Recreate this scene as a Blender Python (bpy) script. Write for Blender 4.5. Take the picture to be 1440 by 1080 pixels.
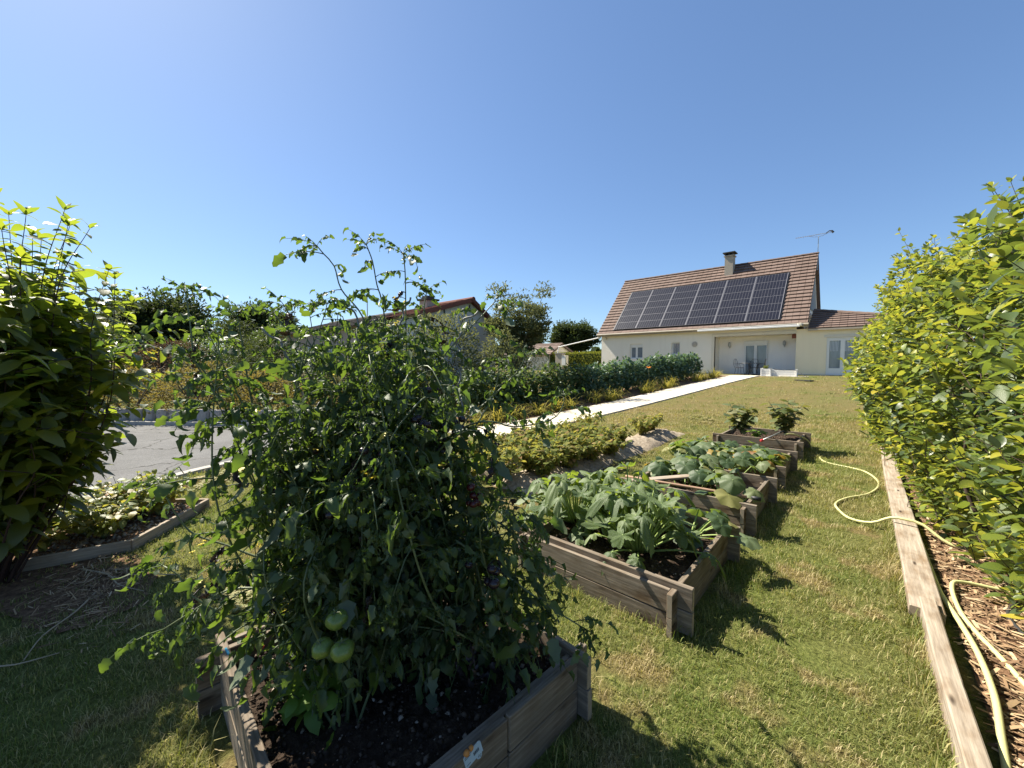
import bpy, bmesh, math, random
import numpy as np
from mathutils import Vector, Matrix
R = math.radians
rng = np.random.default_rng(7)
random.seed(7)
for o in list(bpy.data.objects): bpy.data.objects.remove(o)
scene = bpy.context.scene
COL = scene.collection

# ------------------------------------------------------------------ camera, sky, sun, exposure
cd = bpy.data.cameras.new('camera'); cam = bpy.data.objects.new('camera', cd); COL.objects.link(cam)
cd.sensor_width = 36.0; cd.lens = 36.0 * 553 / 1440; cd.clip_start = 0.05; cd.clip_end = 2500
CAM = Vector((0, 0, 1.6)); YAW, PITCH = R(41.9), R(3.0)
cam.location = CAM; cam.rotation_euler = (R(90) - PITCH, 0, YAW)
scene.camera = cam
SUN_EL, SUN_AZ = R(48.5), R(8)          # sun stands over -X, a touch towards -Y
TO_SUN = Vector((-math.cos(SUN_EL) * math.cos(SUN_AZ), -math.cos(SUN_EL) * math.sin(SUN_AZ), math.sin(SUN_EL)))
world = bpy.data.worlds.new('World'); scene.world = world; world.use_nodes = True
wn = world.node_tree.nodes; wl = world.node_tree.links; wn.clear()
sky = wn.new('ShaderNodeTexSky'); sky.sky_type = 'NISHITA'; sky.sun_disc = False
sky.sun_elevation = SUN_EL; sky.sun_rotation = math.atan2(TO_SUN.x, TO_SUN.y) % (2 * math.pi)
sky.altitude = 100; sky.air_density = 0.8; sky.dust_density = 0.4; sky.ozone_density = 1.9
bg = wn.new('ShaderNodeBackground'); bg.inputs['Strength'].default_value = 0.088
# the sky's range is evened out as a camera's tone curve does: colour times luminance^-0.25, all over the dome
lum = wn.new('ShaderNodeRGBToBW'); wl.new(sky.outputs[0], lum.inputs[0])
pw_ = wn.new('ShaderNodeMath'); pw_.operation = 'POWER'; wl.new(lum.outputs[0], pw_.inputs[0]); pw_.inputs[1].default_value = -0.25
vm = wn.new('ShaderNodeVectorMath'); vm.operation = 'SCALE'; wl.new(sky.outputs[0], vm.inputs[0]); wl.new(pw_.outputs[0], vm.inputs['Scale'])
tint = wn.new('ShaderNodeVectorMath'); tint.operation = 'MULTIPLY'; wl.new(vm.outputs[0], tint.inputs[0]); tint.inputs[1].default_value = (.90, 1.0, 1.06)
wo = wn.new('ShaderNodeOutputWorld'); wl.new(tint.outputs[0], bg.inputs[0]); wl.new(bg.outputs[0], wo.inputs[0])
sd = bpy.data.lights.new('sun', 'SUN'); sd.energy = 5.0; sd.angle = R(0.5); sd.color = (1.0, 0.93, 0.79)
sun = bpy.data.objects.new('sun', sd); COL.objects.link(sun); sun.location = (-30, -5, 40)
sun.rotation_euler = TO_SUN.to_track_quat('Z', 'Y').to_euler()
scene.view_settings.view_transform = 'Standard'; scene.view_settings.look = 'None'
scene.view_settings.gamma = 1.0; scene.view_settings.use_curve_mapping = False
scene.view_settings.exposure = 1.32
scene.cycles.use_denoising = True
scene.cycles.max_bounces = 8; scene.cycles.transparent_max_bounces = 8

# ------------------------------------------------------------------ helpers
def tag(o, label=None, cat=None, group=None, kind=None):
    if label: o['label'] = label
    if cat: o['category'] = cat
    if group: o['group'] = group
    if kind: o['kind'] = kind
    return o
def empty(name, loc=(0, 0, 0), label=None, cat=None, group=None, rz=0):
    o = bpy.data.objects.new(name, None); COL.objects.link(o); o.location = loc; o.rotation_euler = (0, 0, rz)
    o.empty_display_size = .1
    return tag(o, label, cat, group)
def link(name, me, parent=None, M=None, kind=None):
    """M is in the parent's space (things stand at their Empty)."""
    o = bpy.data.objects.new(name, me); COL.objects.link(o)
    if parent: o.parent = parent
    if M is not None: o.matrix_basis = M
    if kind: o['kind'] = kind
    return o
def npmesh(name, V, T, mats, smooth=False, mi=None):
    V = np.asarray(V, np.float32).reshape(-1, 3); T = np.asarray(T, np.int32)
    n = T.shape[1]
    me = bpy.data.meshes.new(name)
    me.vertices.add(len(V)); me.vertices.foreach_set('co', V.ravel())
    me.loops.add(T.size); me.loops.foreach_set('vertex_index', T.ravel())
    me.polygons.add(len(T))
    me.polygons.foreach_set('loop_start', np.arange(0, T.size, n, dtype=np.int32))
    if smooth: me.polygons.foreach_set('use_smooth', np.ones(len(T), bool))
    for m in (mats if isinstance(mats, (list, tuple)) else [mats]): me.materials.append(m)
    if mi is not None: me.polygons.foreach_set('material_index', np.asarray(mi, np.int32))
    me.update(calc_edges=True); me.validate()
    return me
class MB:
    def __init__(s): s.v = []; s.f = []; s.m = []
    def add(s, V, F, m=0):
        b = len(s.v); s.v += [tuple(p) for p in V]; s.f += [tuple(i + b for i in f) for f in F]; s.m += [m] * len(F); return s
    def box(s, x0, x1, y0, y1, z0, z1, m=0):
        return s.add([(x0,y0,z0),(x1,y0,z0),(x1,y1,z0),(x0,y1,z0),(x0,y0,z1),(x1,y0,z1),(x1,y1,z1),(x0,y1,z1)],
              [(0,3,2,1),(4,5,6,7),(0,1,5,4),(1,2,6,5),(2,3,7,6),(3,0,4,7)], m)
    def quad(s, a, b, c, d, m=0): return s.add([a,b,c,d], [(0,1,2,3)], m)
    def tube(s, P, r, n=6, m=0, cap=True):
        V, F = tube_np(P, r, n, cap); return s.add(V, F, m)
    def lathe(s, prof, n=12, c=(0,0,0), m=0):
        V = []; F = []
        for r_, z in prof:
            for k in range(n):
                a = 2*math.pi*k/n; V.append((c[0]+r_*math.cos(a), c[1]+r_*math.sin(a), c[2]+z))
        for i in range(len(prof)-1):
            for k in range(n): F.append((i*n+k, i*n+(k+1)%n, (i+1)*n+(k+1)%n, (i+1)*n+k))
        F.append(tuple(range(n))[::-1]); F.append(tuple((len(prof)-1)*n+k for k in range(n)))
        return s.add(V, F, m)
    def mesh(s, name, mats, smooth=False, bevel=0):
        me = bpy.data.meshes.new(name); me.from_pydata(s.v, [], s.f)
        for m in (mats if isinstance(mats, (list, tuple)) else [mats]): me.materials.append(m)
        me.polygons.foreach_set('material_index', s.m)
        if smooth: me.polygons.foreach_set('use_smooth', [True]*len(s.f))
        if bevel:
            bm = bmesh.new(); bm.from_mesh(me)
            bmesh.ops.bevel(bm, geom=bm.edges[:], offset=bevel, segments=1, affect='EDGES'); bm.to_mesh(me); bm.free()
        me.update(); return me
    def build(s, name, mats, parent=None, M=None, smooth=False, bevel=0, kind=None):
        return link(name, s.mesh(name, mats, smooth, bevel), parent, M, kind)
def tube_np(P, r, n=6, cap=True):
    P = [Vector(p) for p in P]; r = r if isinstance(r, (list, tuple, np.ndarray)) else [r]*len(P)
    V = []; F = []; a = None
    for i, p in enumerate(P):
        t = (P[min(i+1, len(P)-1)] - P[max(i-1, 0)])
        t = t.normalized() if t.length > 1e-9 else Vector((0,0,1))
        if a is None: a = t.orthogonal().normalized()
        else:
            a = a - t*a.dot(t); a = a.normalized() if a.length > 1e-6 else t.orthogonal().normalized()
        b = t.cross(a)
        for k in range(n):
            an = 2*math.pi*k/n; V.append(p + (a*math.cos(an) + b*math.sin(an))*r[i])
    for i in range(len(P)-1):
        for k in range(n): F.append((i*n+k, i*n+(k+1)%n, (i+1)*n+(k+1)%n, (i+1)*n+k))
    if cap: F.append(tuple(range(n))[::-1]); F.append(tuple((len(P)-1)*n+k for k in range(n)))
    return V, F
def spline(P, step=.03):
    """Catmull-Rom resample of a polyline to about even steps."""
    P = np.array(P, float)
    Q = np.vstack([2*P[0]-P[1], P, 2*P[-1]-P[-2]]); out = []
    for i in range(1, len(Q)-2):
        n = max(2, int(np.linalg.norm(Q[i+1]-Q[i])/step))
        t = np.linspace(0, 1, n, endpoint=False)[:, None]
        p0, p1, p2, p3 = Q[i-1], Q[i], Q[i+1], Q[i+2]
        out.append(.5*((2*p1)+(p2-p0)*t+(2*p0-5*p1+4*p2-p3)*t*t+(3*p1-p0-3*p2+p3)*t**3))
    out.append(P[-1:]); return np.vstack(out)
def unit(v): return v/np.maximum(np.linalg.norm(v, axis=-1, keepdims=True), 1e-9)
def terr(x, y):
    t = np.clip((y-7.5)/19.5, 0, 1); return .93*(t*t*(3-2*t)*.35+t*.65)
cyw, syw, cpt, spt = math.cos(YAW), math.sin(YAW), math.cos(PITCH), math.sin(PITCH)
C_R = np.array([cyw, syw, 0]); C_F = np.array([-syw*cpt, cyw*cpt, -spt]); C_U = np.cross(C_R, C_F)
def in_view(P, m=1.0):
    """True for points the camera's frame holds (used to choose where fine detail is worth its triangles)."""
    d = np.asarray(P) - np.array(CAM); z = d@C_F
    return (z > .1) & (np.abs(d@C_R) < z*1.302*m) & (np.abs(d@C_U) < z*.9766*m), z

# ------------------------------------------------------------------ materials
def mat(name):
    m = bpy.data.materials.new(name); m.use_nodes = True; nt = m.node_tree; nt.nodes.clear()
    out = nt.nodes.new('ShaderNodeOutputMaterial')
    class N:
        def n(s, t, **kw):
            x = nt.nodes.new('ShaderNode'+t)
            for k, v in kw.items():
                if k == 'ins':
                    for kk, vv in v.items(): s.put(x.inputs[kk], vv)
                else: setattr(x, k, v)
            return x
        def put(s, sock, v):
            if isinstance(v, bpy.types.NodeSocket): nt.links.new(v, sock)
            elif isinstance(v, (tuple, list)) and len(v) == 3 and sock.type == 'RGBA': sock.default_value = (*v, 1)
            else: sock.default_value = v
        def math(s, op, a, b=0.5):
            x = s.n('Math', operation=op); s.put(x.inputs[0], a); s.put(x.inputs[1], b); return x.outputs[0]
        def noise(s, scale, vec=None, detail=3, rough=.55):
            x = s.n('TexNoise', ins={'Scale': scale, 'Detail': detail, 'Roughness': rough})
            if vec is not None: s.put(x.inputs['Vector'], vec)
            return x.outputs['Fac']
        def ramp(s, fac, stops):
            x = s.n('ValToRGB'); e = x.color_ramp.elements
            while len(e) < len(stops): e.new(.5)
            for el, (p, c) in zip(e, stops): el.position = p; el.color = (*c, 1) if len(c) == 3 else c
            s.put(x.inputs[0], fac); return x.outputs[0]
        def mix(s, f, a, b, mode='MIX'):
            x = s.n('Mix', data_type='RGBA', blend_type=mode); s.put(x.inputs[0], f); s.put(x.inputs[6], a); s.put(x.inputs[7], b); return x.outputs[2]
        def coord(s, kind='Object', scale=None, rot=None):
            c = s.n('TexCoord').outputs[kind]
            if scale is None and rot is None: return c
            mp = s.n('Mapping'); s.put(mp.inputs[0], c)
            if scale is not None: mp.inputs['Scale'].default_value = scale
            if rot is not None: mp.inputs['Rotation'].default_value = rot
            return mp.outputs[0]
        def pos(s, scale=None):
            c = s.n('NewGeometry').outputs['Position']
            if scale is None: return c
            mp = s.n('Mapping'); s.put(mp.inputs[0], c); mp.inputs['Scale'].default_value = scale; return mp.outputs[0]
        def bump(s, h, strength=.4, dist=.01):
            b = s.n('Bump', ins={'Strength': strength, 'Distance': dist}); s.put(b.inputs['Height'], h); return b.outputs[0]
        def bsdf(s, color, rough=.8, spec=.3, normal=None, metal=0., **kw):
            p = s.n('BsdfPrincipled'); s.put(p.inputs['Base Color'], color); s.put(p.inputs['Roughness'], rough)
            p.inputs['Specular IOR Level'].default_value = spec; p.inputs['Metallic'].default_value = metal
            if normal is not None: s.put(p.inputs['Normal'], normal)
            for k, v in kw.items(): s.put(p.inputs[k], v)
            return p.outputs[0]
        def rand(s):
            a = s.n('ObjectInfo').outputs['Random']; b = s.n('NewGeometry').outputs['Random Per Island']
            return s.math('FRACT', s.math('ADD', a, b))
        def done(s, sh): nt.links.new(sh, out.inputs[0]); return m
    return N()
def plain(name, c, rough=.6, spec=.4, metal=0, var=.12, sc=6, bump=0):
    n = mat(name); f = n.noise(sc, n.coord(), 5)
    col = n.mix(f, tuple(x*(1-var) for x in c), tuple(min(1, x*(1+var)) for x in c))
    return n.done(n.bsdf(col, rough, spec, n.bump(n.noise(sc*12, n.coord()), bump, .004) if bump else None, metal))
def leafmat(name, stops, trans, tw=.35, rough=.45, spec=.45, fleck=None, back=None):
    n = mat(name); r = n.rand()
    col = n.ramp(r, stops)
    f = n.noise(2.2, n.pos(), 2); col = n.mix(n.math('MULTIPLY', f, .5), col, n.mix(1, col, (.55, .6, .6), 'MULTIPLY'))
    if fleck: col = n.mix(n.ramp(n.noise(fleck[1], n.coord(), 4, .65), [(.52, (0,0,0)), (.62, (1,1,1))]), col, fleck[0])
    if back: col = n.mix(n.math('MULTIPLY', n.n('NewGeometry').outputs['Backfacing'], .7), col, back)
    nb = n.bump(n.noise(70, n.coord(), 2), .25, .004)
    s = n.bsdf(col, rough, spec, nb)
    t = n.n('BsdfTranslucent')
    n.put(t.inputs[0], n.mix(n.math('MULTIPLY', r, .5), trans, n.mix(1, trans, (1.5, 1.2, .8), 'MULTIPLY')))
    x = n.n('MixShader'); x.inputs[0].default_value = tw; n.put(x.inputs[1], s); n.put(x.inputs[2], t.outputs[0])
    return n.done(x.outputs[0])
M = {}
M['tomato_leaf'] = leafmat('tomato_leaf', [(0, (.024,.045,.017)), (.45, (.048,.08,.026)), (.8, (.075,.115,.035)), (1, (.12,.15,.08))], (.16,.27,.03), .34, .46, .38, back=(.12,.145,.095))
M['tomato_stem'] = leafmat('tomato_stem', [(0, (.10,.13,.06)), (1, (.16,.19,.09))], (.2,.25,.08), .1)
M['wilted'] = leafmat('wilted_leaf', [(0, (.016,.012,.016)), (1, (.05,.035,.035))], (.05,.03,.02), .12)
M['hedge_leaf'] = leafmat('hedge_leaf', [(0, (.05,.085,.02)), (.3, (.11,.16,.03)), (.62, (.22,.26,.04)), (.88, (.40,.38,.05)), (1, (.50,.40,.06))], (.44,.48,.05), .38, .4, .5, back=(.17,.2,.11))
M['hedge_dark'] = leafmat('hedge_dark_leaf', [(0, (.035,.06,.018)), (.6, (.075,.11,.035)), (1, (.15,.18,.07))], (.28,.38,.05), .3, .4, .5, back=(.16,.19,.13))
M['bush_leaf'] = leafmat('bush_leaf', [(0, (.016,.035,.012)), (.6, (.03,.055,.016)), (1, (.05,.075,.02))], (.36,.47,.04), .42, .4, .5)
M['squash_leaf'] = leafmat('squash_leaf', [(0, (.055,.095,.03)), (.6, (.105,.155,.05)), (1, (.17,.22,.085))], (.30,.42,.04), .36, .5, .35, fleck=((.25,.29,.2), 30), back=(.12,.16,.08))
M['pumpkin_leaf'] = leafmat('pumpkin_leaf', [(0, (.05,.085,.035)), (.5, (.09,.13,.055)), (.85, (.15,.19,.09)), (1, (.27,.25,.08))], (.25,.36,.05), .32, .5, .45, back=(.13,.17,.09))
M['yellow_leaf'] = leafmat('yellowing_leaf', [(0, (.28,.24,.04)), (.6, (.36,.22,.05)), (1, (.22,.11,.04))], (.4,.3,.05), .35)
M['egg_leaf'] = leafmat('aubergine_leaf', [(0, (.08,.11,.04)), (.7, (.155,.18,.065)), (1, (.26,.25,.12))], (.25,.28,.06), .3)
M['potato_leaf'] = leafmat('potato_leaf', [(0, (.07,.10,.025)), (.55, (.16,.185,.045)), (.82, (.27,.24,.08)), (1, (.30,.17,.09))], (.42,.42,.08), .35, rough=.75, spec=.12)
M['straw_leaf'] = leafmat('berry_leaf', [(0, (.07,.11,.025)), (.6, (.16,.19,.045)), (.9, (.28,.22,.06)), (1, (.28,.11,.04))], (.42,.44,.07), .35)
M['row_leaf'] = leafmat('row_leaf', [(0, (.035,.075,.045)), (.6, (.07,.13,.08)), (1, (.13,.19,.125))], (.16,.28,.09), .25, .5, .4)
M['row_leaf_dark'] = leafmat('row_leaf_dark', [(0, (.028,.055,.022)), (.6, (.055,.095,.035)), (1, (.09,.135,.05))], (.18,.28,.05), .25, .5, .4)
M['lily_leaf'] = leafmat('lily_leaf', [(0, (.12,.14,.03)), (.5, (.26,.25,.05)), (1, (.42,.33,.10))], (.5,.46,.08), .35, rough=.75, spec=.12)
M['lettuce'] = leafmat('lettuce_leaf', [(0, (.12,.22,.03)), (1, (.2,.32,.05))], (.35,.5,.05), .4)
M['olive_leaf'] = leafmat('olive_leaf', [(0, (.05,.07,.03)), (.6, (.10,.12,.06)), (1, (.17,.19,.11))], (.22,.25,.09), .3, rough=.75, spec=.12)
M['dark_leaf'] = leafmat('dark_leaf', [(0, (.018,.034,.014)), (.7, (.035,.058,.02)), (1, (.06,.085,.03))], (.1,.14,.03), .22, rough=.75, spec=.12)
M['clip_leaf'] = leafmat('clipped_hedge_leaf', [(0, (.06,.085,.015)), (.6, (.12,.15,.025)), (1, (.22,.23,.05))], (.3,.33,.04), .3, rough=.75, spec=.12)
M['brown_leaf'] = leafmat('brown_leaf', [(0, (.07,.05,.035)), (1, (.14,.10,.065))], (.16,.1,.05), .2, rough=.75, spec=.12)
M['barberry'] = leafmat('barberry_leaf', [(0, (.06,.07,.025)), (.5, (.15,.135,.05)), (1, (.28,.21,.09))], (.3,.25,.05), .3, rough=.75, spec=.12)
M['flower'] = leafmat('yellow_petal', [(0, (.78,.62,.07)), (1, (.85,.72,.14))], (.8,.68,.1), .3)
M['orange'] = leafmat('orange_petal', [(0, (.8,.25,.03)), (1, (.85,.35,.05))], (.8,.3,.05), .3)
M['bark'] = plain('bark', (.10,.08,.06), .9, .1, var=.4, sc=20, bump=.5)
M['twig'] = plain('twig', (.07,.05,.04), .85, .15, var=.3, sc=20)
M['twig_red'] = plain('dark_red_twig', (.05,.028,.025), .7, .3, var=.3, sc=20)
def grassmat():
    n = mat('grass_blade'); r = n.rand()
    f = n.ramp(n.noise(1.1, n.pos(), 4, .6), [(.40, (0,0,0)), (.66, (1,1,1))])
    f2 = n.ramp(n.noise(.32, n.pos(), 2), [(.45, (0,0,0)), (.65, (1,1,1))])
    g = n.ramp(r, [(0, (.08,.12,.022)), (.6, (.155,.195,.042)), (.86, (.27,.26,.085)), (1, (.45,.37,.19))])
    d = n.ramp(r, [(0, (.25,.205,.085)), (.6, (.40,.32,.165)), (1, (.54,.43,.27))])
    sep = n.n('SeparateXYZ'); n.put(sep.inputs[0], n.pos()); far = n.ramp(n.math('DIVIDE', sep.outputs[1], 20.), [(.1, (.22,.22,.22)), (.5, (.62,.62,.62))])
    pt = n.ramp(n.noise(1.9, n.pos(), 3, .6), [(.52, (0,0,0)), (.62, (.9,.9,.9))])
    col = n.mix(n.math('MAXIMUM', n.math('MULTIPLY', n.math('ADD', f, f2), far), pt), g, d)
    s = n.bsdf(col, .6, .25); t = n.n('BsdfTranslucent'); n.put(t.inputs[0], n.mix(1, col, (1.5,1.6,.8), 'MULTIPLY'))
    x = n.n('MixShader'); x.inputs[0].default_value = .3; n.put(x.inputs[1], s); n.put(x.inputs[2], t.outputs[0])
    return n.done(x.outputs[0])
M['grass'] = grassmat()
def lawnmat():
    n = mat('lawn_soil_and_thatch'); p = n.pos()
    f = n.ramp(n.noise(1.1, p, 4, .6), [(.40, (0,0,0)), (.66, (1,1,1))])
    f2 = n.ramp(n.noise(.32, p, 2), [(.45, (0,0,0)), (.65, (1,1,1))])
    fine = n.noise(38, p, 5, .7)
    g = n.ramp(fine, [(.3, (.045,.055,.014)), (.55, (.12,.14,.036)), (.75, (.23,.215,.075))])
    d = n.ramp(fine, [(.3, (.085,.066,.024)), (.55, (.165,.128,.055)), (.75, (.27,.21,.105))])
    sep0 = n.n('SeparateXYZ'); n.put(sep0.inputs[0], p); nf = n.ramp(n.math('DIVIDE', sep0.outputs[1], 20.), [(.1, (.25,.25,.25)), (.5, (.6,.6,.6))])
    pt = n.ramp(n.noise(1.9, p, 3, .6), [(.52, (0,0,0)), (.62, (.95,.95,.95))])
    col = n.mix(n.math('MAXIMUM', n.math('MULTIPLY', n.math('ADD', f, f2), nf), pt), g, d)
    # further up the slope the lawn is scorched in wide bands
    sep = n.n('SeparateXYZ'); n.put(sep.inputs[0], p)
    far = n.ramp(n.math('DIVIDE', sep.outputs[1], 30.), [(.28, (0,0,0)), (.42, (1,1,1))])
    band = n.ramp(n.noise(1, n.pos((.35,.22,1)), 3), [(.38, (0,0,0)), (.6, (1,1,1))])
    col = n.mix(n.math('MULTIPLY', far, n.math('MULTIPLY', band, .75)), col, d)
    return n.done(n.bsdf(col, .95, .1, n.bump(fine, .8, .03)))
M['lawn'] = lawnmat()
def woodmat(name, c1, c2, c3):
    n = mat(name); v = n.coord('Object', (1.6, 26, 26)); g = n.noise(2.2, v, 6, .65)
    r = n.n('ObjectInfo').outputs['Random']
    v2 = n.coord('Object', (2.5, 5, 5)); st = n.noise(1.6, v2, 4)
    col = n.ramp(g, [(.3, c1), (.55, c2), (.75, c3)])
    col = n.mix(n.ramp(st, [(.48, (0,0,0)), (.7, (1,1,1))]), col, n.mix(1, col, (.62,.52,.42), 'MULTIPLY'))
    kn = n.n('TexVoronoi', ins={'Scale': 1.0}); n.put(kn.inputs['Vector'], n.coord('Object', (2.4, 9, 9)))
    col = n.mix(n.ramp(kn.outputs['Distance'], [(.06, (1,1,1)), (.13, (0,0,0))]), col, (.05,.035,.025))
    col = n.mix(r, n.mix(1, col, (.78,.76,.74), 'MULTIPLY'), col)
    return n.done(n.bsdf(col, .85, .2, n.bump(g, .5, .004)))
M['wood'] = woodmat('weathered_board', (.125,.102,.078), (.245,.203,.158), (.38,.325,.26))
M['wood_pale'] = woodmat('pale_weathered_board', (.22,.18,.14), (.36,.30,.235), (.47,.41,.33))
M['wood_end'] = plain('board_end_grain', (.33,.27,.2), .9, .1, var=.25, sc=60)
def soilmat(name, a, b, c, sc=30, bs=.9):
    n = mat(name); f = n.noise(sc, n.pos(), 6, .7); r = n.rand()
    col = n.ramp(f, [(.3, a), (.52, b), (.72, c)])
    return n.done(n.bsdf(n.mix(n.math('MULTIPLY', r, .4), col, n.mix(1, col, (1.6,1.5,1.4), 'MULTIPLY')), .95, .1, n.bump(f, bs, .02)))
M['soil'] = soilmat('dark_compost', (.02,.014,.01), (.045,.032,.024), (.10,.075,.055))
M['soil_pale'] = soilmat('dry_pale_soil', (.14,.115,.085), (.26,.22,.17), (.38,.335,.27), 18)
def chipmat(name, stops):
    n = mat(name); return n.done(n.bsdf(n.ramp(n.rand(), stops), .85, .2, n.bump(n.noise(90, n.coord()), .3, .003)))
M['chips'] = chipmat('straw_and_bark_chips', [(0, (.10,.06,.035)), (.4, (.24,.15,.085)), (.75, (.38,.26,.15)), (1, (.52,.4,.26))])
M['mulch'] = soilmat('mulch_ground', (.05,.03,.02), (.15,.09,.055), (.28,.18,.11), 26)
M['clods'] = chipmat('soil_clods', [(0, (.018,.013,.01)), (.75, (.06,.043,.032)), (.93, (.16,.12,.09)), (1, (.4,.34,.28))])
def asphalt():
    n = mat('worn_asphalt'); p = n.pos(); f = n.noise(70, p, 5, .7); col = n.ramp(f, [(.3, (.075,.075,.078)), (.52, (.135,.133,.13)), (.74, (.24,.235,.225))])
    st = n.ramp(n.noise(.9, p, 5, .65), [(.42, (0,0,0)), (.62, (1,1,1))]); col = n.mix(n.math('MULTIPLY', st, .5), col, n.mix(1, col, (.62,.61,.6), 'MULTIPLY'))
    v = n.n('TexVoronoi', feature='DISTANCE_TO_EDGE', ins={'Scale': .55}); wv = n.n('VectorMath', operation='ADD'); n.put(wv.inputs[0], p); nz = n.n('TexNoise', ins={'Scale': 3.0}); n.put(nz.inputs['Vector'], p); sc = n.n('VectorMath', operation='SCALE'); n.put(sc.inputs[0], nz.outputs['Color']); sc.inputs['Scale'].default_value = .5; n.put(wv.inputs[1], sc.outputs[0]); n.put(v.inputs['Vector'], wv.outputs[0])
    col = n.mix(n.ramp(v.outputs['Distance'], [(.004, (1,1,1)), (.012, (0,0,0))]), col, (.035,.033,.03))
    return n.done(n.bsdf(col, .9, .2, n.bump(f, .5, .01)))
M['asphalt'] = asphalt()
M['kerb'] = plain('kerb_concrete', (.36,.34,.30), .9, .15, var=.2, sc=8, bump=.3)
M['block'] = plain('border_block_concrete', (.33,.31,.285), .9, .15, var=.3, sc=9, bump=.4)
def slabmat():
    n = mat('pale_paving'); r = n.n('ObjectInfo').outputs['Random']; f = n.noise(9, n.pos(), 5, .6)
    col = n.mix(f, (.54,.485,.395), (.69,.63,.525)); col = n.mix(r, col, n.mix(1, col, (.9,.89,.87), 'MULTIPLY'))
    return n.done(n.bsdf(col, .85, .2, n.bump(f, .2, .004)))
M['slab'] = slabmat()
def stucco(name, a, b):
    n = mat(name); f = n.noise(1.3, n.pos(), 4); g = n.noise(85, n.pos(), 4, .7)
    st = n.noise(2.5, n.pos((2.2,2.2,.12)), 4, .6); col = n.mix(f, a, b)
    col = n.mix(n.math('MULTIPLY', n.ramp(st, [(.5, (0,0,0)), (.8, (1,1,1))]), .16), col, n.mix(1, col, (.72,.70,.66), 'MULTIPLY')); return n.done(n.bsdf(col, .92, .15, n.bump(g, .55, .012)))
M['render'] = stucco('cream_roughcast', (.80,.74,.63), (.84,.785,.68))
M['render_white'] = stucco('white_porch_roughcast', (.84,.80,.74), (.87,.84,.79))
M['render_wing'] = stucco('warm_lit_cream_roughcast', (.84,.72,.50), (.87,.76,.55))  # wing wall: the warmth of sunlight is mixed into the cream colour
M['render_pink'] = stucco('pinkish_roughcast', (.50,.37,.28), (.56,.42,.33))
M['render_grey'] = stucco('whitish_gable_roughcast', (.56,.56,.56), (.63,.63,.62))
def tilemat(name, a, b, c):
    n = mat(name); col = n.ramp(n.rand(), [(0, a), (.5, b), (1, c)])
    f = n.noise(3, n.pos(), 5); col = n.mix(n.math('MULTIPLY', f, .6), col, n.mix(1, col, (.72,.72,.74), 'MULTIPLY'))
    return n.done(n.bsdf(col, .8, .25, n.bump(n.noise(40, n.pos(), 3), .25, .006)))
M['tile'] = tilemat('brown_concrete_tile', (.16,.112,.09), (.175,.122,.099), (.19,.136,.112))
M['tile_red'] = tilemat('red_brown_tile', (.14,.05,.035), (.18,.065,.045), (.22,.085,.06))
M['tile_dark'] = tilemat('dark_tile', (.07,.058,.052), (.10,.085,.075), (.13,.11,.10))
M['tile_hut'] = tilemat('hut_tile', (.15,.105,.085), (.18,.13,.105), (.22,.16,.13))
M['white'] = plain('white_pvc', (.74,.73,.70), .45, .4, var=.04)
M['cream'] = plain('cream_paint', (.68,.62,.5), .6, .3, var=.05)
M['gutter'] = plain('sand_gutter', (.42,.36,.28), .5, .4, var=.1)
M['grey_clad'] = plain('grey_cladding', (.28,.28,.27), .7, .3, var=.1)
M['chimney'] = plain('chimney_render', (.40,.35,.285), .9, .15, var=.25, sc=9, bump=.5)
M['black'] = plain('black_painted_iron', (.02,.02,.022), .5, .4)
M['dark_cap'] = plain('dark_chimney_cap', (.06,.055,.05), .8, .2)
M['stake'] = plain('dull_zinc', (.22,.22,.21), .6, .4, metal=.3, var=.2, sc=12)
M['metal'] = plain('galvanised_metal', (.42,.42,.41), .45, .5, metal=.75, var=.2, sc=12)
M['alu'] = plain('aluminium_frame', (.17,.17,.19), .5, .4, metal=.2, var=.05)
def glassmat():
    n = mat('window_glass'); f = n.noise(1.6, n.pos((3,1,1)), 2)
    return n.done(n.bsdf(n.mix(f, (.10,.13,.16), (.26,.31,.35)), .06, .9))
M['glass'] = glassmat()
M['curtain'] = plain('net_curtain', (.55,.58,.62), .9, .1, var=.15, sc=9)
def cellmat():
    n = mat('solar_cell'); v = n.coord('Object')
    f = n.noise(3, n.pos(), 3); return n.done(n.bsdf(n.mix(f, (.010,.011,.018), (.018,.019,.029)), .3, .2))
M['cell'] = cellmat()
M['cell_gap'] = plain('panel_grid_line', (.06,.06,.075), .5, .4)
M['hose'] = plain('yellow_green_hose', (.55,.53,.25), .5, .4, var=.1, sc=4)
M['pipe_black'] = plain('black_irrigation_pipe', (.03,.03,.032), .5, .4)
M['green_tom'] = plain('green_tomato_skin', (.115,.165,.032), .3, .5, var=.5, sc=9)
M['dark_tom'] = plain('dark_tomato_skin', (.022,.012,.018), .25, .5, var=.3, sc=10)
M['red_tom'] = plain('maroon_tomato_skin', (.07,.012,.014), .25, .5, var=.3, sc=10)
M['courgette'] = plain('pale_courgette_stalk', (.25,.33,.10), .55, .3, var=.2, sc=20)
M['apricot'] = plain('apricot_skin', (.5,.2,.05), .6, .3, var=.2, sc=20)
M['tagblue'] = plain('pale_blue_card', (.42,.52,.60), .5, .4, var=.04)
M['ink'] = plain('black_print', (.02,.02,.03), .7, .2)
M['tagred'] = plain('red_plastic', (.55,.05,.05), .4, .4)
M['tagcyan'] = plain('cyan_plastic', (.05,.35,.5), .4, .4)
M['handle'] = plain('worn_broom_handle', (.32,.20,.13), .6, .3, var=.25, sc=8)
M['stick'] = plain('dry_stick', (.36,.29,.2), .9, .1, var=.3, sc=14)

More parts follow.
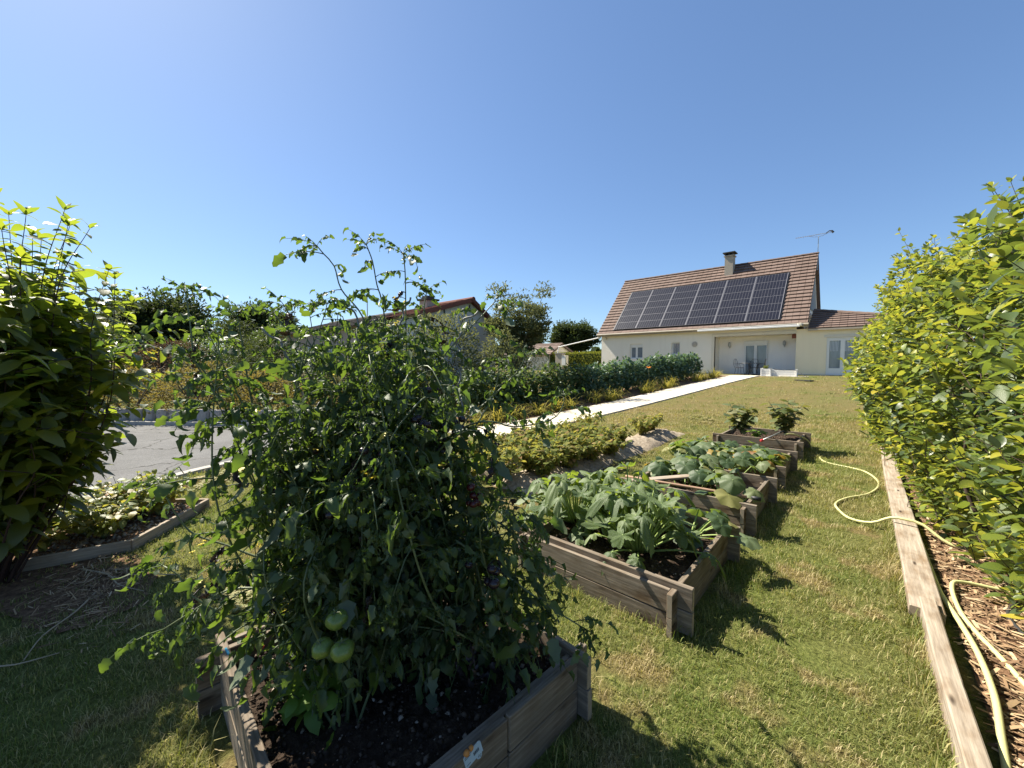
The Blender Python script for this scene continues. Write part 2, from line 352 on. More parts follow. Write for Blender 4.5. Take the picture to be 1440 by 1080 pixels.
# ------------------------------------------------------------------ leaf shapes and foliage
def blade(L, W, k=3, fold=.3, droop=.6, tooth=0, peak=.38, twist=0, curl=0, base=(0,0,0)):
    """One leaf blade as triangles: along +Y, face up +Z, folded along the midrib, drooping and twisting."""
    V = [np.zeros(3)]; c = np.zeros(3); T = []
    s0 = 0
    for i in range(1, k+2):
        s = i/(k+1); ds = s-s0; a = droop*(s0+s)/2
        c = c + L*ds*np.array([0, math.cos(a), -math.sin(a)]); s0 = s
        if i == k+1: V.append(c.copy()); break
        w = W*(math.sin(math.pi*min(1, s**(math.log(.5)/math.log(peak)))))**.8
        if tooth: w *= (1+tooth) if i % 2 else (1-tooth)
        tw = twist*s; f = fold-curl*s
        for sg in (-1, 1):
            dx, dz = sg*w*math.cos(f), w*math.sin(f)
            x = dx*math.cos(tw)-dz*math.sin(tw); z = dx*math.sin(tw)+dz*math.cos(tw)
            V.append(c+np.array([x, -z*math.sin(a)*0+ (0 if not tooth else -.15*w*(i%2)), z]))
            if sg == -1: V.append(c.copy())
    # vertex order: 0, (l,c,r)*k, tip
    n = len(V)-1
    l, m, r = 1, 2, 3
    T += [(0, m, l), (0, r, m)]
    for i in range(k-1):
        a = 1+3*i; b = a+3
        T += [(a, a+1, b+1), (a, b+1, b), (a+1, a+2, b+2), (a+1, b+2, b+1)]
    a = 1+3*(k-1)
    T += [(a, a+1, n), (a+1, a+2, n)]
    return np.array(V)+np.array(base), np.array(T)
def frame(d, up):
    d = unit(np.asarray(d, float)); x = np.cross(d, up); x = unit(x) if np.linalg.norm(x) > 1e-6 else np.array([1.,0,0])
    return np.stack([x, d, np.cross(x, d)], 1)
def join(parts):
    V = []; T = []; b = 0
    for v, t in parts: V.append(v); T.append(np.asarray(t)+b); b += len(v)
    return np.vstack(V), np.vstack(T)
def tri_tube(P, r, n=3):
    V, F = tube_np(P, r, n, False); T = []
    for f in F: T += [(f[0], f[1], f[2]), (f[0], f[2], f[3])]
    return np.array([list(v) for v in V]), np.array(T)
def tomato_leaf(g, droop=1.0, wilt=.3):
    """Compound leaf of unit length: rachis with three pairs of toothed leaflets and an end one."""
    parts = []; P = [np.zeros(3)]; a0 = g.uniform(-.1, .2)
    for i in range(1, 9): P.append(P[-1]+np.array([0.02*g.normal(), math.cos(a0+droop*i/8), -math.sin(a0+droop*i/8)])/8)
    P = np.array(P); parts.append(tri_tube(P, [.018-.0014*i for i in range(9)]))
    for s, sc in ((.30, .62), (.36, .3), (.53, .85), (.60, .32), (.75, .9), (1., 1.15)):
        for sg in ((-1, 1) if s < 1 else (0,)):
            i = min(int((s+.04*sg*g.uniform(0,1))*8), 8); p = P[i]; t = unit(P[min(i+1,8)]-P[max(i-1,0)])
            side = np.array([sg*1., 0, 0]); d = t*(.45 if sg else 1)+side*.9+np.array([g.normal()*.15, g.normal()*.15, -wilt*g.uniform(.2, 1.6)])
            L = .36*sc*g.uniform(.7, 1.2)
            v, tt = blade(L, L*.29, 5 if sc > .5 else 2, g.uniform(-.3, 1.1), g.uniform(.3, 2.3)*(.5+wilt), .2 if sc > .5 else 0, .36, g.normal()*.8, g.uniform(-.8, 1.2))
            v = v@frame(d, np.array([g.normal()*.35, g.normal()*.35, 1])).T + p; parts.append((v, tt))
    return join(parts)
def round_leaf(g, lobes=5, depth=.25, n=30, cup=.25, wav=.05, stalk=None, point=.12):
    """A big lobed blade (radius about 1) hung from its stalk; the stalk, if any, runs back to the origin."""
    V = [np.zeros(3)]; T = []
    for ring in (.5, 1.):
        for k in range(n):
            th = 2*math.pi*k/n; lob = abs(math.cos(lobes*th/2))
            r = (1-depth+depth*lob**.7)*(1-.55*max(0, math.cos(th-math.pi))**6)*(1+point*max(0, math.cos(th))**3)
            r *= (1+.075*math.sin(19*th+1)*(1 if depth > .3 else .6)) if ring == 1 else 1
            r = r*ring if ring == 1 else .52*(.6+.4*r)
            z = -cup*r*r+wav*math.sin(lobes*th+g.uniform(0,.6))*ring+g.normal()*.012+(.10*lob*ring*.6)
            V.append(np.array([r*math.sin(th), r*math.cos(th), z]))
    for k in range(n):
        a, b = 1+k, 1+(k+1) % n
        T += [(0, b, a), (a, b, b+n), (a, b+n, a+n)]
    return np.array(V), np.array(T)
class Foliage:
    """Collects leaf placements; the ones that show largest become leaf objects, the rest one joined foliage part."""
    def __init__(s, tpls, mats, smooth=True): 
        s.tpls = tpls; s.mats = mats; s.smooth = smooth; s.items = []; s.meshes = {}
    def put(s, p, d, up, size, kind=None, m=0):
        s.items.append((rng.integers(len(s.tpls)) if kind is None else kind, frame(d, np.asarray(up, float))*size, np.asarray(p, float), m, size))
    def me(s, k, m):
        if (k, m) not in s.meshes: s.meshes[(k, m)] = npmesh('leaf', *s.tpls[k], s.mats[m], s.smooth)
        return s.meshes[(k, m)]
    def done(s, parent, nobj=300, origin=None, lod=None, name='leaf', rest='foliage'):
        o = np.array(origin if origin is not None else (parent.location if parent else (0,0,0)))
        if s.items:
            P = np.array([i[2] for i in s.items]); vis, z = in_view(P, 1.02); sz = np.array([i[4] for i in s.items])
            score = np.where(vis, sz/np.maximum(z, .2), 0)
            order = np.argsort(-score); top = set(order[:nobj].tolist())
            for i in order[:nobj]:
                k, B, p, m, _ = s.items[i]
                A = Matrix.Identity(4)
                for r in range(3):
                    for c in range(3): A[r][c] = B[r, c]
                    A[r][3] = p[r]-o[r]
                link(name, s.me(k, m), parent, A)
            tp = lod if lod is not None else s.tpls
            Vs = []; Ts = []; Ms = []; b = 0
            groups = {}
            for i, it in enumerate(s.items):
                if i not in top: groups.setdefault((it[0] % len(tp), it[3]), []).append(it)
            for (k, m), L in groups.items():
                v, t = tp[k]; B = np.array([x[1] for x in L]); P = np.array([x[2] for x in L])-o
                W = np.einsum('nij,vj->nvi', B, v)+P[:, None]
                Vs.append(W.reshape(-1, 3)); Ts.append((t[None]+(np.arange(len(L))*len(v))[:, None, None]+b).reshape(-1, 3)); b += len(L)*len(v)
                Ms.append(np.full(len(L)*len(t), m))
            if Vs: link(rest, npmesh(rest, np.vstack(Vs), np.vstack(Ts), s.mats, s.smooth, np.concatenate(Ms)), parent, None, 'stuff')
def stem_part(name, P, r0, r1, mat_, parent, n=6, o=None):
    P = np.asarray(P)-np.array(o if o is not None else parent.location)
    V, F = tube_np(P, list(np.linspace(r0, r1, len(P))), n)
    mb = MB(); mb.add(V, F); return mb.build(name, mat_, parent, smooth=True)
def stems_stuff(name, list_, mat_, parent, n=4, o=None):
    mb = MB(); o = np.array(o if o is not None else parent.location)
    for P, r0, r1 in list_: mb.tube(np.asarray(P)-o, list(np.linspace(r0, r1, len(P))), n, cap=False)
    return mb.build(name, mat_, parent, smooth=True, kind='stuff')

# ------------------------------------------------------------------ ground, road, path
def axis(a, b, fine0, fine1, step, coarse):
    L = list(np.arange(fine0, fine1+1e-6, step)); x = fine0; d = step
    lo = []
    while x > a: d *= coarse; x -= d; lo.append(max(x, a))
    x = fine1; d = step; hi = []
    while x < b: d *= coarse; x += d; hi.append(min(x, b))
    return np.array(lo[::-1]+L+hi)
gx = axis(-900, 900, -12, 4, .5, 1.35); gy = axis(-900, 900, -3, 30, .5, 1.35)
X, Y = np.meshgrid(gx, gy); Z = terr(X, Y)
nx, ny = len(gx), len(gy); I = np.arange(nx*ny).reshape(ny, nx)
Q = np.stack([I[:-1,:-1], I[:-1,1:], I[1:,1:], I[1:,:-1]], -1).reshape(-1, 4)
tag(link('ground', npmesh('ground', np.stack([X, Y, Z], -1), Q, M['lawn'], True)), kind='structure')
NEAR = [(-4.6,-6),(-6.2,-1.6),(-6.79,.1),(-7.33,1.14),(-7.75,2.4),(-8.05,3.8),(-8.3,6),(-8.55,9)]
FAR = [(-24,-6),(-17.5,-1.7),(-14,1.04),(-12.8,1.97),(-11.16,3.27),(-10.4,4.1),(-9.9,6),(-9.8,9)]
def strip(A, B, z, mat_, name):
    mb = MB(); n = len(A)
    V = [(x, y, terr(x, y)+z) for x, y in A]+[(x, y, terr(x, y)+z) for x, y in B]
    mb.add(V, [(i, i+1, n+i+1, n+i) for i in range(n-1)][::1]); return tag(mb.build(name, mat_), kind='structure')
NEARs = spline([(*p, 0) for p in NEAR], .5)[:, :2]; FARs = spline([(*p, 0) for p in FAR], .5)[:, :2]
def resamp(P, n):
    d = np.r_[0, np.cumsum(np.linalg.norm(np.diff(P, axis=0), axis=1))]; t = np.linspace(0, d[-1], n)
    return np.stack([np.interp(t, d, P[:, 0]), np.interp(t, d, P[:, 1])], 1)
NEARs = resamp(NEARs, 40); FARs = resamp(FARs, 40)
strip(FARs, NEARs, .006, M['asphalt'], 'road')
def kerb(P, w, h, name, side):
    d = np.gradient(P, axis=0); nrm = unit(np.stack([-d[:,1], d[:,0]], 1))*side*w
    mb = MB(); n = len(P); A = P; B = P+nrm
    V = [(x,y,0) for x,y in A]+[(x,y,h) for x,y in A]+[(x,y,h) for x,y in B]+[(x,y,-.02) for x,y in B]
    for k in range(3): mb.add(V, []) if k == 0 else None
    mb.f = [(k*n+i, k*n+i+1, (k+1)*n+i+1, (k+1)*n+i) for k in range(3) for i in range(n-1)]; mb.m = [0]*len(mb.f)
    return tag(mb.build(name, M['kerb']), kind='structure')
kerb(NEARs, .14, .05, 'kerb', -1); kerb(FARs, .16, .09, 'kerb', 1)
# white paving: every slab a piece of the path
PA, PB = np.array([-5.86, 5.7]), np.array([-4.40, 25.6]); QA, QB = np.array([-7.12, 5.7]), np.array([-5.75, 25.6])
path = empty('garden_path', (0, 0, 0)); path['kind'] = 'structure'
sm = MB().box(-.5, .5, -.5, .5, -.5, .5).mesh('slab', M['slab'])
NR = 46
for i in range(NR):
    for j in range(3):
        u0, u1 = i/NR, (i+1)/NR
        a = PA+(PB-PA)*(u0+u1)/2; b = QA+(QB-QA)*(u0+u1)/2; c = a+(b-a)*(j+.5)/3
        wv = np.linalg.norm(b-a)/3-.008; lv = np.linalg.norm(PB-PA)/NR-.008
        o = link('slab', sm, path); sl = (terr(0, c[1]+.2)-terr(0, c[1]-.2))/.4
        o.location = (c[0], c[1], terr(0, c[1])+.012+.003*random.random()); o.rotation_euler = (math.atan(sl)+.004*random.gauss(0,1), 0, -math.atan2(PB[0]-PA[0], PB[1]-PA[1]))
        o.scale = (wv, lv, .05)
bed_ = MB(); V = []
ys = np.linspace(0, 1, 40)
for u in ys:
    a = PA+(PB-PA)*u; b = QA+(QB-QA)*u; V += [(a[0]+.02, a[1], terr(0,a[1])+.012), (b[0]-.02, b[1], terr(0,b[1])+.012)]
bed_.add(V, [(2*i, 2*i+1, 2*i+3, 2*i+2) for i in range(39)]); bed_.build('joint_sand', M['kerb'], path)
# planting strip with dark earth left of the path, mulch under the hedge and the bush
strip([(-7.2-.06*0+(y-5.7)*.069, y) for y in np.linspace(7, 25.5, 30)], [(-9.0+(y-5.7)*.075, y) for y in np.linspace(7, 25.5, 30)], .02, M['mulch'], 'planting_strip')
strip([(.47, y) for y in np.linspace(1, 16, 20)], [(3.2, y) for y in np.linspace(1, 16, 20)], .012, M['mulch'], 'mulch_bed')
def blob(pts, z, m, name):
    S = resamp(spline([(*p, 0) for p in pts+[pts[0]]], .1)[:, :2], 60)
    S = S[:-1]+rng.normal(0, .018, S[:-1].shape); mb = MB()
    mb.add([(x, y, z) for x, y in S], [tuple(range(len(S)))])
    return tag(mb.build(name, m), kind='structure')
blob([(-5.6,-1.2),(-4.6,-.7),(-4.0,-.35),(-3.5,-.1),(-3.55,.25),(-4.0,.35),(-4.5,.25),(-5.0,-.2)], .01, M['mulch'], 'mulch_patch')

# scattered small things, built as real little pieces
def tris_scatter(P, tpl, size, yaw, tilt, name, m, smooth=False, parent=None):
    V, T = tpl; n = len(P)
    ca, sa = np.cos(yaw), np.sin(yaw); tx, ty = tilt
    A = np.zeros((n, 3, 3)); A[:,0,0]=ca; A[:,0,1]=-sa; A[:,1,0]=sa; A[:,1,1]=ca; A[:,2,2]=1
    A[:,2,0]=tx; A[:,2,1]=ty
    W = np.einsum('nij,vj->nvi', A, V)*np.asarray(size).reshape(-1,1,1)+P[:,None]
    return W.reshape(-1,3), (T[None]+(np.arange(n)*len(V))[:,None,None]).reshape(-1,3)
def tuft(g, nb, h, spread, lean, w):
    parts = []
    for _ in range(nb):
        a = g.uniform(0, 6.28); r = spread*math.sqrt(g.uniform()); p = np.array([r*math.cos(a), r*math.sin(a), 0])
        b = g.uniform(0, 6.28); H = h*g.uniform(.5, 1.15); L = lean*g.uniform(.2, 1.3)
        d = np.array([math.cos(b), math.sin(b), 0]); s = np.array([-d[1], d[0], 0])*w*g.uniform(.6, 1.3)
        m = p+d*H*L*.35+np.array([0,0,H*.6]); t = p+d*H*L+np.array([0,0,H*(1-.25*L)])
        parts.append((np.array([p-s, p+s, m-s*.8, m+s*.8, t]), np.array([(0,1,3),(0,3,2),(2,3,4)])))
    return join(parts)
def clover(g, nb, h):
    parts = []
    for _ in range(nb):
        p = np.array([g.normal()*.03, g.normal()*.03, h*g.uniform(.4, 1)]); a0 = g.uniform(0, 6.28)
        for k in range(3):
            a = a0+k*2.09; v, t = blade(.018, .009, 2, .15, .2, 0, .6)
            c, s = math.cos(a), math.sin(a); Rz = np.array([[c,-s,0],[s,c,0],[0,0,1]]); parts.append((v@Rz.T+p, t))
    return join(parts)
def seg_in_beds(P):
    x, y = P[:,0], P[:,1]; bad = np.zeros(len(P), bool)
    for x0, x1, y0, y1 in BEDS: bad |= (x > x0) & (x < x1) & (y > y0) & (y < y1)
    return bad
BEDS = [(-2.18,-.88,.3,1.6)]+[(-2.02,-.72,2.3+1.8*k,3.6+1.8*k) for k in range(4)]
def lawn_points(n, d0, d1, pw):
    """Points over the lawn the frame can see, thinning with distance from the camera."""
    u = rng.uniform(0, 1, n); d = (d0**pw+(d1**pw-d0**pw)*u)**(1/pw); a = rng.uniform(-1.2, 1.15, n)+YAW
    P = np.stack([-np.sin(a)*d, np.cos(a)*d, 0*d], 1); P[:,2] = terr(P[:,0], P[:,1])
    x, y = P[:,0], P[:,1]
    xn = np.interp(y, NEARs[:,1], NEARs[:,0])
    ok = (x < .30) & ~seg_in_beds(P) & (x > xn+.2) & ~((x < -4.35+(y-25.6)*.073+.02) & (y > 5.6)) & (y < 27)
    ok &= ~((x > -4.7) & (x < -2.85) & (y > 2.4) & (y < 8.9) & (rng.uniform(0,1,n) < .93))
    ok &= ~((x < -3.75) & (y < .15+.15*np.sin(x*9)) & (y > -.4) & (rng.uniform(0,1,n) < .8))
    # bald, worn spots
    w = np.sin(2.3*x+1.1)*np.sin(2.9*y+.4)+.5*np.sin(5.1*x-3.7*y)
    ok &= ~((w > .95) & (rng.uniform(0,1,n) < .75))
    return P[ok]
g_ = np.random.default_rng(3)
TUF = [tuft(g_, 10, .033, .045, 1.0, .0016) for _ in range(5)]+[clover(g_, 7, .03) for _ in range(3)]
def lawn(n, d0, d1, pw, sc0, name):
    P = lawn_points(n, d0, d1, pw); k = rng.integers(0, len(TUF), len(P)); Vs=[]; Ts=[]; b=0
    cl = np.sin(1.7*P[:,0]+.5)*np.sin(1.3*P[:,1]); k = np.where((k >= 5) & (cl+.5*np.sin(4.3*P[:,0]+3.7*P[:,1]) < .95), k-5, k)
    dist = np.linalg.norm(P[:,:2], axis=1)
    for i, tp in enumerate(TUF):
        S = P[k == i]
        if not len(S): continue
        sz = sc0*rng.uniform(.7, 1.3, len(S))*np.clip((dist[k == i]/3)**.45, .85, 2.2)
        v, t = tris_scatter(S, tp, sz, rng.uniform(0, 6.28, len(S)), (0*sz, 0*sz), name, None); Vs.append(v); Ts.append(t+b); b += len(v)
    tag(link('grass', npmesh('grass', np.vstack(Vs), np.vstack(Ts), M['grass'])), 'short mown lawn grass with clover and dry patches', 'grass', kind='stuff')
lawn(60000, .6, 13, .5, 1.0, 'grass')
lawn(9000, 10, 27, .8, 1.0, 'grass')

EP = []
for x0, x1, y0, y1 in BEDS:
    for k in range(190):
        u = rng.uniform(); q = rng.integers(4); o_ = abs(rng.normal())*.035+.01
        EP.append([(x0-o_, y0+u*(y1-y0)), (x1+o_, y0+u*(y1-y0)), (x0+u*(x1-x0), y0-o_), (x0+u*(x1-x0), y1+o_)][q])
for k in range(900): EP.append((.30-abs(rng.normal())*.03 if (yy := 1.7+10*rng.uniform()**1.5) < 3.5 else .245-abs(rng.normal())*.03, yy))
EP = np.array(EP); EP = np.stack([EP[:,0], EP[:,1], terr(EP[:,0], EP[:,1])], 1)
LT = [tuft(g_, 7, .085, .03, 1.0, .0019) for _ in range(4)]
Vs=[]; Ts=[]; b=0; kk = rng.integers(0,4,len(EP))
for i in range(4):
    S_ = EP[kk==i]; v, t = tris_scatter(S_, LT[i], rng.uniform(.5,1.4,len(S_)), rng.uniform(0,6.28,len(S_)), (np.zeros(len(S_)), np.zeros(len(S_))), '', None); Vs.append(v); Ts.append(t+b); b += len(v)
tag(link('grass', npmesh('grass', np.vstack(Vs), np.vstack(Ts), M['grass'])), 'long uncut grass tufts along the bed boards and planks', 'grass', kind='stuff')
def chips(P, lmin, lmax, name, m, label, cat, flat=.5, thin=1.):
    v = np.array([(-.5,-.14,0),(.5,-.1,.02),(.5,.12,.0),(-.5,.1,.03),(0,-.16,.06),(0,.15,.05)])
    t = np.array([(0,4,5),(0,5,3),(4,1,2),(4,2,5)])
    v = v*np.array([1,thin,thin])
    sz = lmin+(lmax-lmin)*rng.uniform(0,1,len(P))**2.2
    V, T = tris_scatter(P+np.array([0,0,1])*rng.uniform(0,.02,(len(P),1)), (v,t), sz, rng.uniform(0,6.28,len(P)), (rng.normal(0,flat,len(P)), rng.normal(0,flat,len(P))), name, m)
    return tag(link(name, npmesh(name, V, T, m)), label, cat, kind='stuff')
n_ = 16000
P = np.stack([rng.uniform(.47, 1.5, n_), 1.6+7*rng.uniform(0,1,n_)**1.6, np.full(n_, .014)], 1); P[:,2] += terr(P[:,0], P[:,1])
chips(P, .02, .11, 'wood_chips', M['chips'], 'straw and bark mulch strewn beneath the hedge', 'mulch', .2, .55)
n_ = 1500
P = np.stack([rng.normal(-4.0, .36, n_), rng.normal(.08, .15, n_), np.full(n_, .014)], 1); ok = (P[:,1] < .25+.15*np.sin(9*P[:,0])) & (P[:,0] < -3.0)
chips(P[ok], .02, .10, 'dry_straw', M['chips'], 'dry straw and twig litter at the foot of the dark bush', 'straw', .2, .3)

# ------------------------------------------------------------------ the solar house
YW, ZB = 27.3, .85
house = empty('house', (0, 0, 0), 'cream roughcast house with brown tiled roof covered in solar panels', 'house')
def holed_wall(x0, x1, z0, z1, holes, y, depth, m, parent, name='wall'):
    xs = sorted({x0, x1, *[h[0] for h in holes], *[h[1] for h in holes]}); zs = sorted({z0, z1, *[h[2] for h in holes], *[h[3] for h in holes]})
    mb = MB()
    for a, b in zip(xs, xs[1:]):
        for c, d in zip(zs, zs[1:]):
            if not any(h[0] <= a and b <= h[1] and h[2] <= c and d <= h[3] for h in holes): mb.quad((a,y,c),(b,y,c),(b,y,d),(a,y,d))
    for a, b, c, d, dp in holes:
        mb.quad((a,y,c),(a,y,d),(a,y+dp,d),(a,y+dp,c)); mb.quad((b,y,c),(b,y+dp,c),(b,y+dp,d),(b,y,d)); mb.quad((a,y,d),(b,y,d),(b,y+dp,d),(a,y+dp,d)); mb.quad((a,y,c),(a,y+dp,c),(b,y+dp,c),(b,y,c))
    return mb.build(name, m, parent)
holed_wall(-15.2, -2.95, ZB, 3.86, [(-12.88,-11.92,1.95,3.0,.2),(-9.88,-9.33,2.2,3.02,.2),(-7.18,-2.95,ZB,3.28,1.1)], YW, .3, M['render'], house)
holed_wall(-2.95, 3.6, ZB, 3.52, [(-1.60,1.1,.92,3.0,.12)], YW, .3, M['render_wing'], house)
MB().quad((-7.18,28.4,ZB),(-2.95,28.4,ZB),(-2.95,28.4,3.28),(-7.18,28.4,3.28)).build('wall', M['render_white'], house)
mb = MB(); # side and back walls, gables
mb.add([(-15.2,YW,ZB),(-15.2,36,ZB),(-15.2,36,3.8),(-15.2,31.5,8.42),(-15.2,YW,3.86)], [(0,4,3,2,1)])
mb.add([(-2.62,YW,3.5),(-2.62,36,3.5),(-2.62,36,3.8),(-2.62,31.5,8.42),(-2.62,YW,3.95)], [(0,1,2,3,4)])
mb.quad((-15.2,36,ZB),(3.6,36,ZB),(3.6,36,3.5),(-15.2,36,3.8)); mb.quad((3.6,YW,ZB),(3.6,36,ZB),(3.6,36,3.5),(3.6,YW,3.5)); mb.build('wall', M['render'], house)
# porch frame proud of the wall
mb = MB(); mb.box(-7.34,-7.18,27.24,27.5,ZB,3.44); mb.box(-7.18,-2.98,27.24,27.5,3.28,3.44); mb.build('porch_frame', M['cream'], house)
# roof
RY0, RZ0, RY1, RZ1 = 26.95, 3.80, 31.5, 8.5
RL = math.hypot(RY1-RY0, RZ1-RZ0); RA = math.atan2(RZ1-RZ0, RY1-RY0)
roof = MB()
roof.quad((-15.38,RY0,RZ0-.12),(-2.42,RY0,RZ0-.12),(-2.42,RY1,RZ1-.12),(-15.38,RY1,RZ1-.12)); roof.quad((-15.38,36.05,3.8),(-15.38,RY1,RZ1),(-2.42,RY1,RZ1),(-2.42,36.05,3.8))
roof.quad((-15.38,RY0,RZ0-.12),(-15.38,RY1,RZ1-.12),(-15.38,RY1,RZ1),(-15.38,RY0,RZ0)); roof.quad((-2.42,RY0,RZ0-.12),(-2.42,RY0,RZ0),(-2.42,RY1,RZ1),(-2.42,RY1,RZ1-.12))
roof = roof.build('roof', M['tile'], house)
def course(x0, x1, dx, lip, ln):
    """One course of tiles in roof coordinates (x along the eave, y up the slope, z out of the roof)."""
    mb = MB(); x = x0
    while x < x1-.02:
        b = min(x+dx, x1); j = random.gauss(0, .004); g = .006
        V = [(x+g,0,lip+j),(b-g,0,lip+j),(b-g,ln+.02,.006),(x+g,ln+.02,.006),(x+g,0,0),(b-g,0,0)]
        mb.add(V, [(0,1,2,3),(4,5,1,0),(4,0,3),(5,2,1)]); x = b
    return mb
NC = 20; ln = RL/NC
cms = [course(-15.38, -2.42, .33, .075, ln).mesh('tile_course', M['tile']) for _ in range(3)]
for i in range(NC):
    A = Matrix.Translation((0, RY0, RZ0)) @ Matrix.Rotation(RA, 4, 'X') @ Matrix.Translation((random.choice((0,.0)), i*ln, 0))
    link('tile_course', cms[i % 3], roof, A)
rt = MB(); V = []; F = []
for k in range(7): a = math.pi*k/6; V += [(0,.13*math.cos(a),.10*math.sin(a)),(.46,.115*math.cos(a),.085*math.sin(a))]
rt.add(V, [(2*k,2*k+1,2*k+3,2*k+2) for k in range(6)]+[tuple(range(0,14,2))]); rt = rt.mesh('ridge_tile', M['tile'])
x = -15.38
while x < -2.6: link('ridge_tile', rt, roof, Matrix.Translation((x, RY1, RZ1+.0))); x += .432
# right wing roof, hipped towards the hedge
W0, WR, WE = Vector((-2.42, 27.14, 3.5)), Vector((-2.35, 29.6, 4.75)), Vector((3.8, 27.14, 3.5))
mb = MB(); mb.add([W0,WE,WR,(3.8,33,3.5),(-2.42,33,4.75)], [(0,1,2),(1,3,4,2)]); mb.quad((-2.42,27.16,3.44),(3.8,27.16,3.44),(3.8,27.3,3.44),(-2.42,27.3,3.44))
wroof = mb.build('roof', M['tile'], house)
wl_ = math.hypot(2.46, 1.25); wa = math.atan2(1.25, 2.46)
for i in range(9):
    t = i/9; x1 = 3.8-(t+.055)*6.15
    if x1 > -2.3: link('tile_course', course(-2.42, x1, .33, .065, wl_/9).mesh('tile_course', M['tile']), wroof, Matrix.Translation((0,27.14,3.5)) @ Matrix.Rotation(wa,4,'X') @ Matrix.Translation((0,i*wl_/9,0)))
hd = (WE-WR); n_h = int(hd.length/.42)
for i in range(n_h):
    p = WR+hd*(i/n_h); link('ridge_tile', rt, wroof, Matrix.Translation(p) @ hd.to_track_quat('X','Z').to_matrix().to_4x4())
# gable cladding, fascia, gutter, awning
mb = MB(); mb.add([(-2.60,29.2,5.35),(-2.60,33.8,5.35),(-2.60,31.5,8.0)], [(0,1,2)])
for i in range(12): mb.box(-2.60,-2.585,29.3+i*.37,29.64+i*.37,4.9,5.34+max(0,min(i,11-i))*.40)
mb.build('gable_cladding', M['grey_clad'], house)
mb = MB(); mb.tube([(-15.4,26.90,3.76),(-2.38,26.90,3.76)], .065, 10); mb.box(-15.38,-2.42,26.97,27.02,3.62,3.80); mb.quad((-15.38,27.02,3.66),(-2.42,27.02,3.66),(-2.42,YW,3.66),(-15.38,YW,3.66)); mb.build('gutter', M['gutter'], house)
MB().tube([(-14.75,26.92,3.74),(-14.75,27.22,3.52),(-14.75,27.22,3.42)], .04, 8).build('downpipe', M['gutter'], house, smooth=True)
mb = MB(); mb.box(-2.42,3.8,27.11,27.18,3.40,3.49); mb.build('gutter', M['gutter'], house)
aw = MB().box(-8.06,-2.75,26.70,26.83,3.62,3.72).build('awning', M['white'], house, bevel=.015)
MB().box(-8.04,-2.6,26.835,27.1,3.66,3.80).build('awning_case', M['grey_clad'], aw, bevel=.015)
MB().box(-2.86,-2.66,26.72,26.95,3.66,3.82).build('awning_motor', M['cream'], aw, bevel=.02)
# solar panels, six columns of six
AX0, AX1, AS0, AS1 = -14.12, -3.76, .34, 4.72
pw, ph = (AX1-AX0)/6, (AS1-AS0)/6
pm = MB(); g = .014
pm.box(-pw/2+.02, pw/2-.02, -ph/2+.003, ph/2-.003, 0, .030, 0); pm.box(-pw/2+.034, pw/2-.034, -ph/2+.014, ph/2-.014, .030, .0325, 2)
for i in range(10):
    cw = (pw-.10)/10; x = -pw/2+.05+i*cw
    pm.box(x+.011, x+cw-.011, -ph/2+.018, ph/2-.018, .0325, .035, 1)
pm = pm.mesh('solar_panel', [M['alu'], M['cell'], M['cell_gap']])
RM = Matrix.Translation((0, RY0, RZ0)) @ Matrix.Rotation(RA, 4, 'X')
for i in range(6):
    for j in range(6): link('solar_panel', pm, house, RM @ Matrix.Translation((AX0+(i+.5)*pw, AS0+(j+.5)*ph, .09)))
for i in range(1, 7): link('panel_rail', MB().box(-.012,.012,AS0,AS1,.07,.135).mesh('panel_rail', M['alu']), house, RM @ Matrix.Translation((AX0+i*pw-(.0 if i < 6 else .02), 0, 0)))
MB().box(AX0-.06, AX1+.06, AS0-.02, AS1+.06, .01, .085).build('panel_backing', M['black'], house, RM)
# chimney
ch = MB().box(-7.56,-7.04,30.68,31.28,7.3,9.02).build('chimney', M['chimney'], house)
MB().box(-7.62,-6.98,30.62,31.34,9.02,9.09).build('chimney_band', M['chimney'], ch)
mb = MB(); 
for x in (-7.55,-7.33,-7.11): mb.box(x,x+.06,30.66,31.3,9.09,9.24)
mb.box(-7.45,-7.11,30.8,31.15,9.09,9.22); mb.box(-7.68,-6.92,30.58,31.38,9.24,9.31); mb.build('chimney_cap', M['dark_cap'], ch)
# television aerial on the gable
an = MB().tube([(-2.46,31.5,7.45),(-2.46,31.5,9.55)], .022, 6).build('antenna', M['metal'], house)
mb = MB(); mb.box(-2.62,-2.44,31.46,31.54,7.5,7.54); mb.box(-2.62,-2.44,31.46,31.54,8.1,8.14); mb.build('bracket', M['metal'], an)
bo = MB(); bo.tube([(-3.62,31.3,9.62),(-1.75,31.7,9.72)], .014, 5)
for i in range(16):
    u = i/15; p = Vector((-3.58,31.31,9.62)).lerp(Vector((-2.2,31.6,9.69)), u); bo.tube([p+Vector((.03,-.16,0)), p+Vector((-.03,.16,0))], .006, 4)
bo.tube([(-2.95,31.42,9.64),(-2.7,31.45,9.55),(-2.46,31.5,9.52),(-2.2,31.6,9.6),(-2.0,31.65,9.72)], .012, 5); bo.build('boom', M['metal'], an)
mb = MB(); mb.tube([(-2.1,31.6,9.70),(-1.95,31.6,9.80),(-1.82,31.6,9.78),(-1.75,31.6,9.66)], [.02,.03,.05,.07], 7); mb.build('reflector', M['black'], an)
